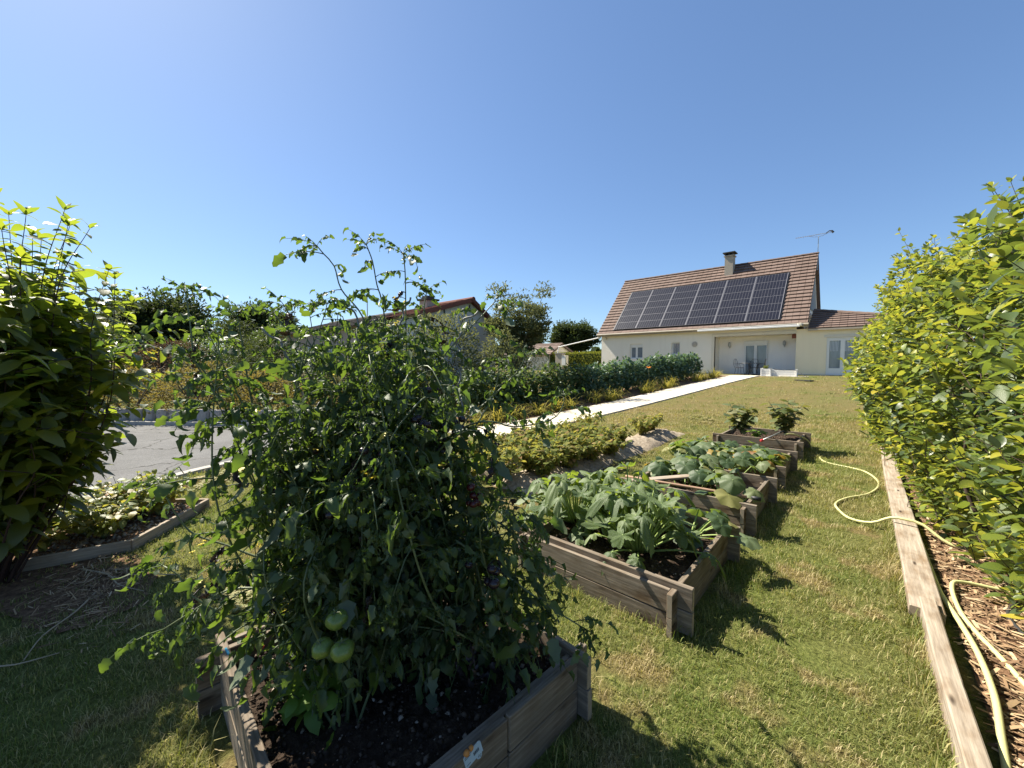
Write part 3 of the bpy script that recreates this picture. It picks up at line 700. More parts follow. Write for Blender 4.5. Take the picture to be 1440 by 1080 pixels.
# windows and doors
def window(x0, x1, z0, z1, y, leaves, name='window', shutter=.18, fr=.07, curtain=True, sillz=None, split=None):
    w = MB().box(x0, x1, y+.10, y+.12, z0, z1-shutter).build(name, M['glass'], house)
    f = MB(); zt = z1-shutter
    f.box(x0,x1,y+.03,y+.098,z0,z0+fr); f.box(x0,x1,y+.03,y+.098,zt-fr,zt)
    xs = np.linspace(x0, x1, leaves+1)
    for i, x in enumerate(xs):
        hw = fr if 0 < i < leaves else fr*.7
        a = x if i == 0 else x-hw; b = x+hw*(2 if i == 0 else 1) if i < leaves else x
        f.box(max(a,x0), min(b,x1), y+.032, y+.096, z0+fr, zt-fr)
    if split: f.box(x0+fr,x1-fr,y+.028,y+.094,z0+fr,z0+split)
    f.build('frame', M['white'], w)
    if shutter: MB().box(x0,x1,y+.015,y+.14,zt+.002,z1-.002).build('shutter_box', M['white'], w)
    if sillz: MB().box(x0-.06,x1+.06,y-.05,y+.2,z0-.055,z0-.002).build('sill', M['cream'], w)
    return w
window(-12.88,-11.92,1.95,3.0,YW+.06,2,sillz=1)
w = window(-9.88,-9.33,2.2,3.02,YW+.06,1,shutter=0,sillz=1)
gr = MB()
for x in np.linspace(-9.80,-9.41,5): gr.tube([(x,YW+.03,2.2),(x,YW+.03,3.02)], .011, 6)
gr.build('security_bar', M['white'], w)
w = window(-5.73,-4.47,ZB+.02,3.0,28.28,2,'patio_door',shutter=.22,fr=.075)
for x in (-5.5,-4.9): pass
mb = MB(); 
for a, b in ((-5.74,-5.30),(-5.08,-4.66)):
    n = 12; V = []; 
    for i in range(n+1): x = a+(b-a)*i/n; V += [(x, 28.93+.02*math.sin(i*2.1), 1.0),(x, 28.93+.02*math.sin(i*2.1), 2.74)]
    mb.add(V, [(2*i,2*i+2,2*i+3,2*i+1) for i in range(n)])
w = window(-1.60,1.1,.92,3.0,YW+.01,4,'patio_door',shutter=.09,fr=.09,split=.42)
for k in range(2):
    mb = MB()
    for i in range(7): mb.box(-1.52+k*.675+.02+i*.06,-1.52+k*.675+.05+i*.06,YW+.088,YW+.094,2.25,2.85)
    mb.build('lace_curtain', M['curtain'], w)
MB().box(-1.72,1.2,YW-.03,YW+.02,3.0,3.14).build('lintel', M['cream'], w)
# wall lamps, sun plaque, alarm box
for x in (-6.55,-3.62):
    l = MB().lathe([(.03,0),(.08,.05),(.085,.22),(.03,.30)], 8, (x,28.26,2.66)).build('wall_lamp', M['metal'], house)
    MB().box(x-.03,x+.03,28.30,28.4,2.60,2.70).tube([(x,28.32,2.64),(x,28.26,2.56),(x,28.26,2.66)], .012, 5).build('lamp_bracket', M['metal'], l)
mb = MB(); n = 16; V = [(-8.38,YW-.05,2.85)]+[(-8.38+r*math.cos(k*math.pi/n),YW-.02,2.85+r*math.sin(k*math.pi/n)) for k in range(2*n) for r in [.22 if k % 2 else .15]]
mb.add(V, [(0,k+1,(k+1)%(2*n)+1) for k in range(2*n)]); mb.build('sun_plaque', plain('terracotta_grey', (.42,.38,.32), .8, .2, var=.3, sc=14), house)
MB().box(-3.18,-2.955,27.52,27.72,3.03,3.27).build('nest_box', plain('red_brown_paint', (.22,.08,.05), .7, .2), house)
MB().box(-15.2,3.6,27.2,27.29,.6,.98).build('plinth', M['block'], house)
# terrace before the porch
t_ = MB().box(-7.9,-2.2,25.62,27.2,.5,.9).box(-7.17,-2.96,27.2,28.39,.5,.90).build('terrace', M['slab']); tag(t_, kind='structure')

# ------------------------------------------------------------------ raised beds
PL = {}
def plank(parent, a, b, h, t, z0, m='wood', name='plank', roll=0):
    """A board on edge from a to b (x, y in the parent's space), h tall, t thick, standing on z0. Board data is shared by size."""
    L = math.hypot(b[0]-a[0], b[1]-a[1]); key = (round(L, 3), round(h, 3), round(t, 3), m)
    if key not in PL:
        mb = MB().box(-L/2, L/2, -t/2, t/2, 0, h); mb.m = [0,0,0,1,0,1]
        PL[key] = mb.mesh('plank', [M[m], M['wood_end'] if m == 'wood' else M[m]], bevel=.003)
    A = Matrix.Translation(((a[0]+b[0])/2+random.gauss(0,.001), (a[1]+b[1])/2+random.gauss(0,.001), z0)) @ Matrix.Rotation(math.atan2(b[1]-a[1], b[0]-a[0])+random.gauss(0,.002), 4, 'Z') @ Matrix.Rotation(roll+random.gauss(0,.006), 4, 'X') @ Matrix.Rotation(random.gauss(0,.003), 4, 'Y')
    return link(name, PL[key], parent, A)
def soil_patch(parent, hx, hy, z, m, amp=.03, n=34, name='soil', seed=0):
    g = np.random.default_rng(seed); xs = np.linspace(-hx, hx, n); ys = np.linspace(-hy, hy, n); Xs, Ys = np.meshgrid(xs, ys)
    Z = z+amp*(np.sin(Xs*7+seed)*np.cos(Ys*6+seed*2)*.6+g.normal(0,.35,Xs.shape))
    I = np.arange(n*n).reshape(n,n); Q = np.stack([I[:-1,:-1],I[:-1,1:],I[1:,1:],I[1:,:-1]],-1).reshape(-1,4)
    s = link(name, npmesh(name, np.stack([Xs,Ys,Z],-1), Q, m, True), parent); s['kind'] = 'stuff'; return s
def clods(parent, hx, hy, z, n, m, name='clod', s0=.006, s1=.035):
    v = np.array([(-1,0,0),(1,0,0),(0,-.8,0),(0,.8,0),(0,0,.7),(0,0,-.5)])*.5; t = np.array([(0,2,4),(2,1,4),(1,3,4),(3,0,4),(2,0,5),(1,2,5),(3,1,5),(0,3,5)])
    P = np.stack([rng.uniform(-hx,hx,n), rng.uniform(-hy,hy,n), np.full(n,z)+rng.uniform(-.01,.03,n)],1)
    V, T = tris_scatter(P, (v,t), s0+(s1-s0)*rng.uniform(0,1,n)**3, rng.uniform(0,6.28,n), (rng.normal(0,.3,n), rng.normal(0,.3,n)), name, m)
    return link(name, npmesh(name, V, T, m), parent, None, 'stuff')
def raised_bed(cx, cy, label, H=.145, rows=2, outer=(), zs=.19, soil='soil', seed=0, ncl=1500, h=.575, dz=0, cut=False):
    """Log-cabin bed: the boards notch through each other and stick out at every corner."""
    z = terr(0, cy)-.01; b = empty('raised_bed', (cx, cy, z), label, 'raised bed', 'weathered wooden raised beds'); e = h+.10; t = .034
    for r in range(rows):
        for s in (-1, 1):
            plank(b, (-e, s*h), (e, s*h), H-.004, t, .02+r*H, 'wood')       # along x
            plank(b, (s*h, -e), (s*h, e), H-.004, t, .02+r*H-H*.22+dz, 'wood')  # along y, set lower
    for sx in (-1, 1):
        for sy in (-1, 1): MB().box(-.022,.022,-.022,.022,0,.23).build('post', M['wood'], b, Matrix.Translation((sx*(h-.042), sy*(h-.042), 0)))
    for side in outer:
        for r in range(rows):
            o = h+t+.003; z0 = .02+r*H-(.015 if cut else .035)
            segs = [(-h+.02, h-.02)] if not cut else [(-h+.02,-.30),(-.288,.12),(.132,h-.02)]
            for a, c in segs:
                if side == 'front': plank(b, (a, -o), (c, -o), H-.005, .028, z0)
                if side == 'right': plank(b, (o, a), (o, c), H-.005, .028, z0)
                if side == 'left': plank(b, (-o, a), (-o, c), H-.005, .028, z0)
    soil_patch(b, h-.02, h-.02, zs, M[soil], .025, seed=seed); clods(b, h-.04, h-.04, zs+.01, ncl, M['clods'])
    return b
T_C = (-1.575, .95)
B1 = raised_bed(*T_C, 'weathered bed at the front full of dark earth, tomato plants growing from it', outer=('right','left'), seed=1, ncl=4200, cut=True); B1.rotation_euler = (0,0,R(-4))
B2 = raised_bed(-1.37, 2.93, 'weathered bed holding the spiky courgette plants', outer=('front',), seed=2)
B3 = raised_bed(-1.37, 4.72, 'bed crossed by a loose broom handle, second behind the tomatoes', zs=.12, seed=3, ncl=700)
B4 = raised_bed(-1.37, 6.52, 'bed overflowing with broad squash leaves, third behind the tomatoes', seed=4, ncl=700)
B5 = raised_bed(-1.37, 8.40, 'farthest raised bed, with two aubergine bushes and a grey spray lance', seed=5, ncl=700, zs=.2)
# loose boards laid in the second bed group
o = MB().box(-.45,.45,-.05,.05,0,.022).build('loose_board', M['wood_pale'], None, Matrix.Translation((-1.60,4.36,.315)) @ Matrix.Rotation(R(62),4,'Z') @ Matrix.Rotation(R(2),4,'Y'), bevel=.003)
tag(o, 'short pale board lying across the bed rim under the broom handle', 'board')
o = MB().tube([(-.62,0,0),(-.2,0,0),(.2,0,.003),(.62,0,0)], .0135, 10).build('broom_handle', M['handle'], None, Matrix.Translation((-1.33,4.13,.345)) @ Matrix.Rotation(R(6),4,'Z'), smooth=True)
tag(o, 'long worn brown broom handle lying across the bed rim', 'handle')
MB().tube([(.58,0,0),(.66,0,0)], .019, 10).build('end_cap', M['black'], o, smooth=True)

# low bed by the road
lb = empty('low_bed', (-5.2,.3,0), 'low board-edged bed of strawberry plants beside the road', 'raised bed')
C5 = dict(N=(-4.6,.27), S=(-4.80,-.52), W=(-5.33,-.28), F=(-6.02,.34), Rr=(-5.38,.94))
def lp(k, du=0): return (C5[k][0]+5.2, C5[k][1]-.3)
for a, b in (('N','Rr'),('N','S'),('W','F'),('Rr','F'),('S','W')): plank(lb, lp(a), lp(b), .10, .034, .0, 'wood_pale')
d = (np.array(lp('F'))-np.array(lp('W'))); nn = np.array([d[1], -d[0]])/np.linalg.norm(d)*-.10
plank(lb, np.array(lp('W'))+nn, np.array(lp('F'))+nn, .13, .034, 0, 'wood_pale'); plank(lb, np.array(lp('W'))+2*nn, np.array(lp('F'))+2*nn, .05, .09, 0, 'wood_pale')
mb = MB(); ring = [lp(k) for k in ('N','S','W','F','Rr')]; mb.add([(x*.98,y*.98,.055) for x,y in ring], [(4,3,2,1,0)]); s_ = mb.build('soil', M['mulch'], lb); s_['kind'] = 'stuff'
def in_poly(P, poly):
    x, y = P[:,0], P[:,1]; c = np.zeros(len(P), bool); n = len(poly)
    for i in range(n):
        (x0,y0),(x1,y1) = poly[i], poly[(i+1)%n]
        c ^= ((y0 > y) != (y1 > y)) & (x < (x1-x0)*(y-y0)/(y1-y0+1e-12)+x0)
    return c
n_=2500; Pc = np.stack([rng.uniform(-.9,.7,n_), rng.uniform(-.9,.7,n_), np.full(n_,.06)],1); Pc = Pc[in_poly(Pc, ring)]
v = np.array([(-1,0,0),(1,0,0),(0,-.8,0),(0,.8,0),(0,0,.7),(0,0,-.5)])*.5; t = np.array([(0,2,4),(2,1,4),(1,3,4),(3,0,4),(2,0,5),(1,2,5),(3,1,5),(0,3,5)])
Vv, Tt = tris_scatter(Pc,(v,t),.01+.05*rng.uniform(0,1,len(Pc))**3,rng.uniform(0,6.28,len(Pc)),(rng.normal(0,.3,len(Pc)),rng.normal(0,.3,len(Pc))),'c',None)
link('clod', npmesh('clod', Vv, Tt, M['soil_pale']), lb, None, 'stuff')
# board edging the vegetable rows by the path
eb = empty('edging_board', (-5.35,6.72,0), 'grey board edging the end of the potato rows beside the white path', 'board')
plank(eb, (-.55,-.08), (.5,.06), .15, .04, 0)
# edging planks along the hedge
e1 = empty('edging_plank', (.33,6.2,0), 'long pale plank lying flat along the hedge, the hose crossing it', 'plank')
def long_plank(parent, y0, y1, w, th, z, m, n=14):
    mb = MB(); V = []
    for i in range(n+1):
        u = i/n; y = y0+(y1-y0)*u; zz = z+terr(0, parent.location.y+y)-terr(0, parent.location.y); wob = .006*math.sin(5*u+1)
        j = random.gauss(0,.002)
        V += [(-w/2+wob+j,y,zz),(w/2+wob+j,y,zz),(w/2+wob,y,zz+th-.004),(w/2-.006+wob,y,zz+th),(-w/2+.006+wob,y,zz+th),(-w/2+wob,y,zz+th-.004)]
    F = [(i*6+k, i*6+(k+1)%6, (i+1)*6+(k+1)%6, (i+1)*6+k) for i in range(n) for k in range(6)]+[(5,4,3,2,1,0), tuple(n*6+k for k in range(6))]
    mb.add([(p[1], p[0], p[2]) for p in V], F); mb.m = [0]*(len(F)-2)+[1,1]
    return mb.build('plank', [m, M['wood_end']], parent, Matrix.Rotation(R(90),4,'Z') @ Matrix.Scale(-1,4,(0,1,0)))
long_plank(e1, -2.78, 3.2, .155, .06, .04, M['wood_pale'])
e2 = empty('edging_plank', (.36,2.4,0), 'upright grey edging plank in the near corner beside the mulch', 'plank')
long_plank(e2, -1.6, 1.12, .075, .15, -.02, M['wood_pale'])
e2.rotation_euler = (0,0,R(.8))
e3 = empty('edging_plank', (.33,10.9,terr(0,10.9)), 'last hedge edging plank, half hidden under overhanging yellow leaves', 'plank')
long_plank(e3, -1.45, 2.6, .10, .12, -.02, M['wood_pale'], 10)
# hoses
def hose(P, r, m, name, label, cat):
    S = spline(P, .05); mb = MB(); mb.tube(S, r, 8); return tag(mb.build(name, m, None, smooth=True), label, cat)
z_ = .02
hose([(-.98,8.0,.40),(-.88,8.25,.38),(-.72,8.6,.25),(-.66,8.85,.05),(-.55,8.5,.03),(-.43,8.01,z_),(-.1,7.80,z_),(.06,7.65,z_),(.17,7.25,z_),(.18,6.85,z_),(.08,6.37,z_),(-.10,6.02,z_),(-.19,5.72,z_),(-.17,5.5,z_),(-.06,5.23,z_),(.1,5.14,.05),(.23,5.12,.14),(.33,5.1,.155),(.44,5.08,.14),(.6,5.0,.04),(.85,4.95,z_),(1.2,4.7,z_)], .0125, M['hose'], 'garden_hose', 'pale yellow hose winding across the lawn and over the hedge plank', 'hose')
hose([(1.3,4.4,.03),(.8,4.25,.03),(.56,4.15,.05),(.50,4.0,.06),(.50,3.75,.03),(.53,3.5,.03),(.60,3.22,.03),(.66,2.95,.03),(.78,2.5,.03),(1.0,2.0,.03)], .013, M['hose'], 'garden_hose', 'yellow hose curving out from under the hedge over the mulch', 'hose')
hose([(.42,4.9,.03),(.43,4.3,.03),(.44,3.9,.03),(.475,3.5,.05),(.50,3.15,.06),(.50,2.8,.06),(.475,2.5,.04),(.45,2.2,.02)], .014, M['hose'], 'garden_hose', 'thicker yellow hose lying tight behind the edging plank', 'hose')
hose([(.85,4.2,.03),(.72,3.85,.03),(.76,3.55,.03),(.86,3.3,.03),(1.1,3.0,.03)], .011, M['pipe_black'], 'irrigation_pipe', 'thin black irrigation pipe lying on the mulch', 'pipe')
o = MB().tube([(0,0,0),(.0,.42,.03)], .011, 8).build('spray_lance', M['metal'], None, Matrix.Translation((-1.22,7.60,.33)) @ Matrix.Rotation(R(-27),4,'Z') @ Matrix.Rotation(R(10),4,'X'), smooth=True)
tag(o, 'grey spray lance resting on the rim of the farthest bed', 'spray lance')
MB().lathe([(.012,0),(.022,.01),(.022,.05),(.014,.06)],8).build('spray_head', M['tagred'], o, Matrix.Rotation(R(90),4,'X'))
MB().tube([(0,.40,.03),(0,.5,.03),(.02,.53,-.04)], .015, 8).build('handle', M['black'], o, smooth=True)

# ------------------------------------------------------------------ tomatoes
g_ = np.random.default_rng(11)
TL = [tomato_leaf(g_, g_.uniform(.5, 1.9), g_.uniform(.15, .9)) for _ in range(16)]
TW = [tomato_leaf(g_, 2.2, 1.6) for _ in range(3)]
FLOW = MB()
for k in range(4):
    c = Vector((random.gauss(0,.012), random.gauss(0,.012), -.012*k))
    for q in range(5):
        a = q*1.257; d = Vector((math.cos(a), math.sin(a), .35)); s = Vector((-math.sin(a), math.cos(a), 0))*.0035
        FLOW.add([c-s, c+s, c+d*.008+s*1.3, c+d*.015+Vector((0,0,-.006)), c+d*.008-s*1.3], [(0,1,2,3,4)])
    FLOW.tube([c, c+Vector((0,0,-.011))], [.003,.0012], 5)
FLOW = FLOW.mesh('flower', M['flower'], True)
def fruit_mesh(m, ribs=0, n=16):
    mb = MB(); V=[]; F=[]
    for i in range(9):
        a = math.pi*i/8
        for k in range(n):
            b = 2*math.pi*k/n; r = math.sin(a)*(1+ribs*math.cos(5*b)*math.sin(a)); V.append((r*math.cos(b), r*math.sin(b), .82*math.cos(a)*(1-.12*math.exp(-(a*2.2)**2))))
    for i in range(8):
        for k in range(n): F.append((i*n+k, (i+1)*n+k, (i+1)*n+(k+1)%n, i*n+(k+1)%n))
    mb.add(V, F)
    for q in range(5):
        a = q*1.257; d = Vector((math.cos(a), math.sin(a), 0)); s = Vector((-math.sin(a), math.cos(a), 0))*.09
        mb.add([Vector((0,0,.78))-s, Vector((0,0,.78))+s, d*.75+Vector((0,0,.85))], [(0,1,2)], 1)
    mb.tube([(0,0,.7),(0.05,0,1.15)], .07, 5, 1)
    return mb.mesh('tomato', [m, M['tomato_stem']], True)
FG, FD, FR = fruit_mesh(M['green_tom'], .05), fruit_mesh(M['dark_tom']), fruit_mesh(M['red_tom'])
HERO = dict(
A=[(-1.746,.968,1.295),(-1.817,.996,1.639),(-1.866,.966,1.836),(-1.947,.903,1.966),(-1.977,.883,2.082),(-1.998,.842,2.137),(-2.012,.818,2.172)],
B=[(-1.77,1.08,1.279),(-1.813,1.072,1.712),(-1.841,1.061,1.914),(-1.863,1.047,2.001),(-1.883,1.037,2.117),(-1.91,1.019,2.203)],
C=[(-1.698,1.134,1.134),(-1.77,1.157,1.419),(-1.785,1.163,1.689),(-1.799,1.173,2.018),(-1.805,1.174,2.104),(-1.813,1.171,2.17)],
C2=[(-1.691,1.218,1.271),(-1.751,1.257,1.642),(-1.764,1.261,1.869),(-1.774,1.288,1.987)],
E=[(-1.764,.677,1.204),(-1.837,.591,1.3),(-1.929,.486,1.363),(-2.018,.4,1.463),(-2.056,.371,1.537),(-2.094,.341,1.609),(-2.112,.335,1.749),(-2.133,.327,1.895)],
E2=[(-2.016,.413,1.447),(-2.054,.337,1.603),(-2.116,.257,1.646),(-2.187,.17,1.694)],
F=[(-1.785,.71,1.003),(-1.871,.656,1.126),(-1.934,.606,1.222),(-2.028,.545,1.357),(-2.055,.527,1.459),(-2.104,.514,1.7),(-2.123,.505,1.812)],
F2=[(-1.799,.787,1.311),(-1.926,.718,1.57),(-2.015,.677,1.736),(-2.08,.64,1.837)],
F3=[(-1.829,.836,1.436),(-1.989,.776,1.672),(-2.09,.735,1.795),(-2.154,.711,1.885)],
G=[(-1.718,1.193,1.271),(-1.67,1.256,1.552),(-1.601,1.329,1.7),(-1.509,1.421,1.83),(-1.448,1.481,1.922)],
H=[(-1.577,1.177,1.146),(-1.501,1.321,1.279),(-1.4,1.414,1.304),(-1.334,1.498,1.275),(-1.214,1.648,1.304),(-1.173,1.703,1.369),(-1.169,1.71,1.425)],
I=[(-1.498,1.247,1.146),(-1.454,1.366,1.304),(-1.411,1.442,1.461),(-1.407,1.469,1.607)],
I2=[(-1.515,1.309,1.279),(-1.426,1.425,1.421),(-1.342,1.551,1.567),(-1.323,1.574,1.641)],
J=[(-1.791,.646,.733),(-1.908,.516,.759),(-2.025,.415,.814),(-2.123,.305,.884),(-2.179,.239,1.039),(-2.193,.229,1.081)],
K=[(-1.776,.549,.501),(-1.897,.403,.55),(-2.004,.288,.655),(-2.05,.253,.739),(-2.099,.212,.777)],
K2=[(-1.881,.531,.621),(-1.994,.403,.632),(-2.054,.291,.566),(-2.113,.206,.506)],
L=[(-1.331,1.105,.813),(-1.165,1.205,.702),(-.998,1.294,.587),(-.859,1.385,.494)],
L2=[(-1.425,1.228,.883),(-1.269,1.363,.814),(-1.142,1.398,.668),(-1.045,1.409,.531)],
Mm=[(-1.406,1.015,1.45),(-1.318,.819,1.359),(-1.318,.743,1.236),(-1.354,.663,1.141)])
def tomato_plant(base, label, heroes, nrand, top, spread, fruits, lean=(0,0), low=False):
    z0 = .19; base = np.array([base[0], base[1], z0])
    pl = empty('tomato_plant', tuple(base), label, 'tomato plant', 'tomato plants crowding the front raised bed')
    fo = Foliage(TL+TW, [M['tomato_leaf'], M['wilted']])
    axis_c = np.array([-1.62, .88])
    def dress(S, start, size, tip=True, den=.052, out=None):
        acc = 0; ph = rng.uniform(0, 6.28)
        for i in range(1, len(S)):
            acc += np.linalg.norm(S[i]-S[i-1])
            if i/len(S) < start: continue
            if acc > den:
                acc = 0; ph += 2.4; t = unit(S[i]-S[i-1]); a = np.array([math.cos(ph), math.sin(ph), .25]); a = unit(a-t*(a@t)*.6)
                u = i/len(S); sc = size*rng.uniform(.75, 1.2)*(1-.38*max(0,(u-.6)/.4) if tip else 1)
                w = rng.uniform() < .045
                fo.put(S[i], a+np.array([0,0,.25-.35*(1-u)])+t*.3, (0,0,1), sc, rng.integers(16) if not w else 16+rng.integers(3), 1 if w else 0)
        if tip:
            t = unit(S[-1]-S[-3])
            for k in range(5):
                a = k*1.257+ph; fo.put(S[-1], t+.8*np.array([math.cos(a), math.sin(a), .1]), (0,0,1), size*rng.uniform(.35,.62), rng.integers(16))
    # the leading stems from the soil to where the shoots branch
    hub = []
    for hname in heroes:
        P = np.array(HERO[hname]); p0 = P[0]
        lead = [base+rng.normal(0,.02,3)*[1,1,0], base*.55+p0*.45+rng.normal(0,.04,3), base*.2+p0*.8+rng.normal(0,.03,3)] if p0[2] > .45 else [base]
        S = spline(np.vstack([lead, P]), .03); S = S+np.cumsum(rng.normal(0,.0012,S.shape),0)*0
        stem_part('stem', S, .0085, .0028, M['tomato_stem'], pl); dress(S, .12, .235, den=.05)
        for _ in range(2):
            i = rng.integers(int(len(S)*.45), len(S)-2); q = unit(rng.normal(0,1,3)*[1,1,.5]+[0,0,-.1])
            fl = link('flower', FLOW, pl, Matrix.Translation(S[i]+q*.05-base) @ Matrix.Rotation(rng.uniform(0,6),4,'Z') @ Matrix.Rotation(rng.normal()*.6,4,'X') @ Matrix.Scale(.9,4))
            stem_part('flower_stalk', [S[i], S[i]+q*.03+[0,0,.012], S[i]+q*.05], .0022, .0015, M['tomato_stem'], pl, 4)
    for k in range(nrand):
        a = rng.uniform(0, 6.28); hgt = top*(1-.55*rng.uniform()**1.8); r = spread*rng.uniform(.3, 1.0)*(1.1-.25*hgt/2)
        e = np.array([axis_c[0]*.6+base[0]*.4+lean[0]+r*math.cos(a), axis_c[1]*.6+base[1]*.4+lean[1]+r*math.sin(a), hgt])
        mid = base*.45+e*.55+rng.normal(0,.11,3)
        droop = [e+np.array([.08*math.cos(a), .08*math.sin(a), -.05])] if rng.uniform() < .5 else []
        S = spline(np.vstack([[base+rng.normal(0,.03,3)*[1,1,0]], [mid], [e]]+([droop] if droop else [])), .035)
        stem_part('stem', S, .0062, .002, M['tomato_stem'], pl, 5); dress(S, .16, .20, den=.042)
    for k in range(5 if top > 1.3 else 3):      # arching side shoots
        a = rng.uniform(0, 6.28); z1 = top*rng.uniform(.4, .78); c = np.array([axis_c[0]*.5+base[0]*.5, axis_c[1]*.5+base[1]*.5, z1]); o_ = np.array([math.cos(a), math.sin(a), 0]); L = rng.uniform(.3,.5)
        S = spline([c, c+o_*L*.4+[0,0,.12], c+o_*L*.75+[0,0,.16], c+o_*L+[0,0,.06]], .035)
        stem_part('stem', S, .0055, .002, M['tomato_stem'], pl, 5); dress(S, .15, .20, den=.05)
    for kind, p, rad in fruits:
        link('tomato', {'g':FG,'d':FD,'r':FR}[kind], pl, Matrix.Translation(np.array(p)-base) @ Matrix.Rotation(rng.normal()*.3,4,'X') @ Matrix.Rotation(rng.uniform(0,6),4,'Z') @ Matrix.Scale(rad,4))
    fo.done(pl, 300, base)
    return pl
def cluster(kind, c, n, r=.017, s=.028): return [(kind, tuple(np.array(c)+rng.normal(0,1,3)*[s,s,s*1.5]), r*rng.uniform(.75,1.15)) for _ in range(n)]
tomato_plant((-1.62,1.05), 'tallest tomato plant, three leafy shoots standing against the sky', ['A','B','C','C2'], 20, 1.88, .42, cluster('d', (-1.427,1.0,1.336), 8), lean=(-.11,-.09))
tomato_plant((-1.85,.72), 'tomato plant leaning out to the left, long shoots with yellow flowers before the road', ['E','E2','F','F2','F3'], 20, 1.74, .5, cluster('d', (-1.46,.673,1.115), 6), lean=(-.08,-.06))
tomato_plant((-1.35,1.25), 'tomato plant sending one long bare stem out to the right over the path', ['G','H','I','I2'], 16, 1.72, .38, cluster('r', (-1.30,1.178,1.018), 6, .02)+cluster('d', (-1.427,1.19,1.336), 7), lean=(-.16,-.13))
tomato_plant((-1.5,.70), 'tomato plant at the front with big green ribbed tomatoes hanging low', ['Mm'], 11, 1.45, .38, [('g',(-1.19,.53,.70),.036),('g',(-1.262,.497,.69),.033),('g',(-1.27,.55,.755),.036),('g',(-1.30,.75,.95),.03)]+cluster('d', (-1.385,.751,1.251), 7), lean=(-.06,-.04))
tomato_plant((-1.95,.95), 'low tomato plant spilling over the left boards towards the lawn', ['J','K','K2'], 9, 1.25, .34, [], lean=(-.05,-.02))
tomato_plant((-1.15,1.3), 'low tomato plant drooping over the right back corner, dark fruit among its leaves', ['L','L2'], 10, 1.05, .34, cluster('d', (-1.105,1.102,.765), 6, .022)+[('g',(-1.06,1.12,.72),.024)], lean=(.14,.05))
# galvanised spiral stakes
def spiral(P, label):
    S = spline(P, .015); t = unit(np.gradient(S, axis=0)); a = unit(np.cross(t, [0,.3,1.])); b = np.cross(t, a); k = np.arange(len(S))*.015/.15*6.28
    amp = .011*np.clip((np.arange(len(S)))/8, 0, 1)
    S = S+a*(amp*np.cos(k))[:,None]+b*(amp*np.sin(k))[:,None]
    tag(MB().tube(S, .005, 6).build('spiral_stake', M['stake'], None, smooth=True), label, 'plant stake', 'spiral tomato stakes')
spiral([(-1.931,.911,1.885),(-1.883,.947,1.78),(-1.66,.926,.986),(-1.55,.87,.1)], 'grey spiral stake whose straight tip shows against the dark tiled roof')
spiral([(-1.73,1.158,1.935),(-1.773,1.12,1.748),(-1.65,1.07,.952),(-1.6,1.06,.1)], 'grey spiral stake showing among the tall shoots in the middle')
spiral([(-2.07,.585,1.765),(-1.949,.672,1.587),(-1.80,.70,1.02),(-1.7,.70,.1)], 'grey spiral stake leaning left above the road')
spiral([(-1.50,1.41,1.87),(-1.583,1.347,1.733),(-1.5,1.3,1.098),(-1.46,1.27,.1)], 'grey spiral stake before the white gable')
# seed tag, plastic bits, fallen apricot
o = empty('seed_tag', (-.953,.86,.262), 'pale blue seed card with barcode stuck on the bed board', 'label'); o.rotation_euler = (R(90-6), R(-14), R(86))
mb = MB(); oc = [(-.035,-.022),(.01,-.022),(.012,-.030),(.022,-.036),(.032,-.030),(.034,-.022),(.040,-.022),(.040,.018),(.034,.024),(-.035,.024)]
nn_ = len(oc); mb.add([(x,y,0) for x,y in oc]+[(x,y,.0015) for x,y in oc], [tuple(range(nn_))[::-1], tuple(range(nn_,2*nn_))]+[(i,(i+1)%nn_,(i+1)%nn_+nn_,i+nn_) for i in range(nn_)])
mb.build('card', M['tagblue'], o)
mb = MB()
for i in range(11): mb.box(.004+i*.0022,.004+i*.0022+.0009+.0006*(i%3==0),-.006,.006,.0017,.0021)
for y, n in ((.017,9),(.0115,7),(-.012,5)):
    for i in range(n): mb.box(-.03+i*.0034,-.03+i*.0034+.0024,y-.0011,y+.0011,.0017,.0021)
for x, y in ((.018,-.025),(.024,-.028),(.021,-.021),(.028,-.024)): mb.box(x-.0016,x+.0016,y-.0016,y+.0016,.0017,.0021)
mb.build('print', M['ink'], o)
mb = MB().lathe([(.006,0),(.011,.004),(.011,.012),(.005,.018)], 8, (-.02,.036,0)).lathe([(.006,0),(.009,.004),(.009,.010),(.004,.014)], 8, (.0,.034,0)); mb.build('tomato_picture', M['apricot'], o, smooth=True)
o = tag(MB().box(-.05,.05,-.006,.006,0,.012).build('plant_label', M['tagred'], None, Matrix.Translation((-2.02,.5,.33)) @ Matrix.Rotation(R(30),4,'Z') @ Matrix.Rotation(R(20),4,'Y'), bevel=.002), 'red plastic stick label on the left corner of the tomato bed', 'plant label')
o = tag(MB().box(-.03,.03,-.012,.012,0,.01).build('plant_label', M['tagcyan'], None, Matrix.Translation((-2.11,.42,.285)) @ Matrix.Rotation(R(80),4,'X'), bevel=.002), 'blue plastic clip on the left corner of the tomato bed', 'plant label')
o = tag(link('apricot', fruit_mesh(M['apricot']), None, Matrix.Translation((-.66,1.12,.018)) @ Matrix.Scale(.02,4)), 'small orange fallen fruit on the shaded grass beside the bed', 'fruit')

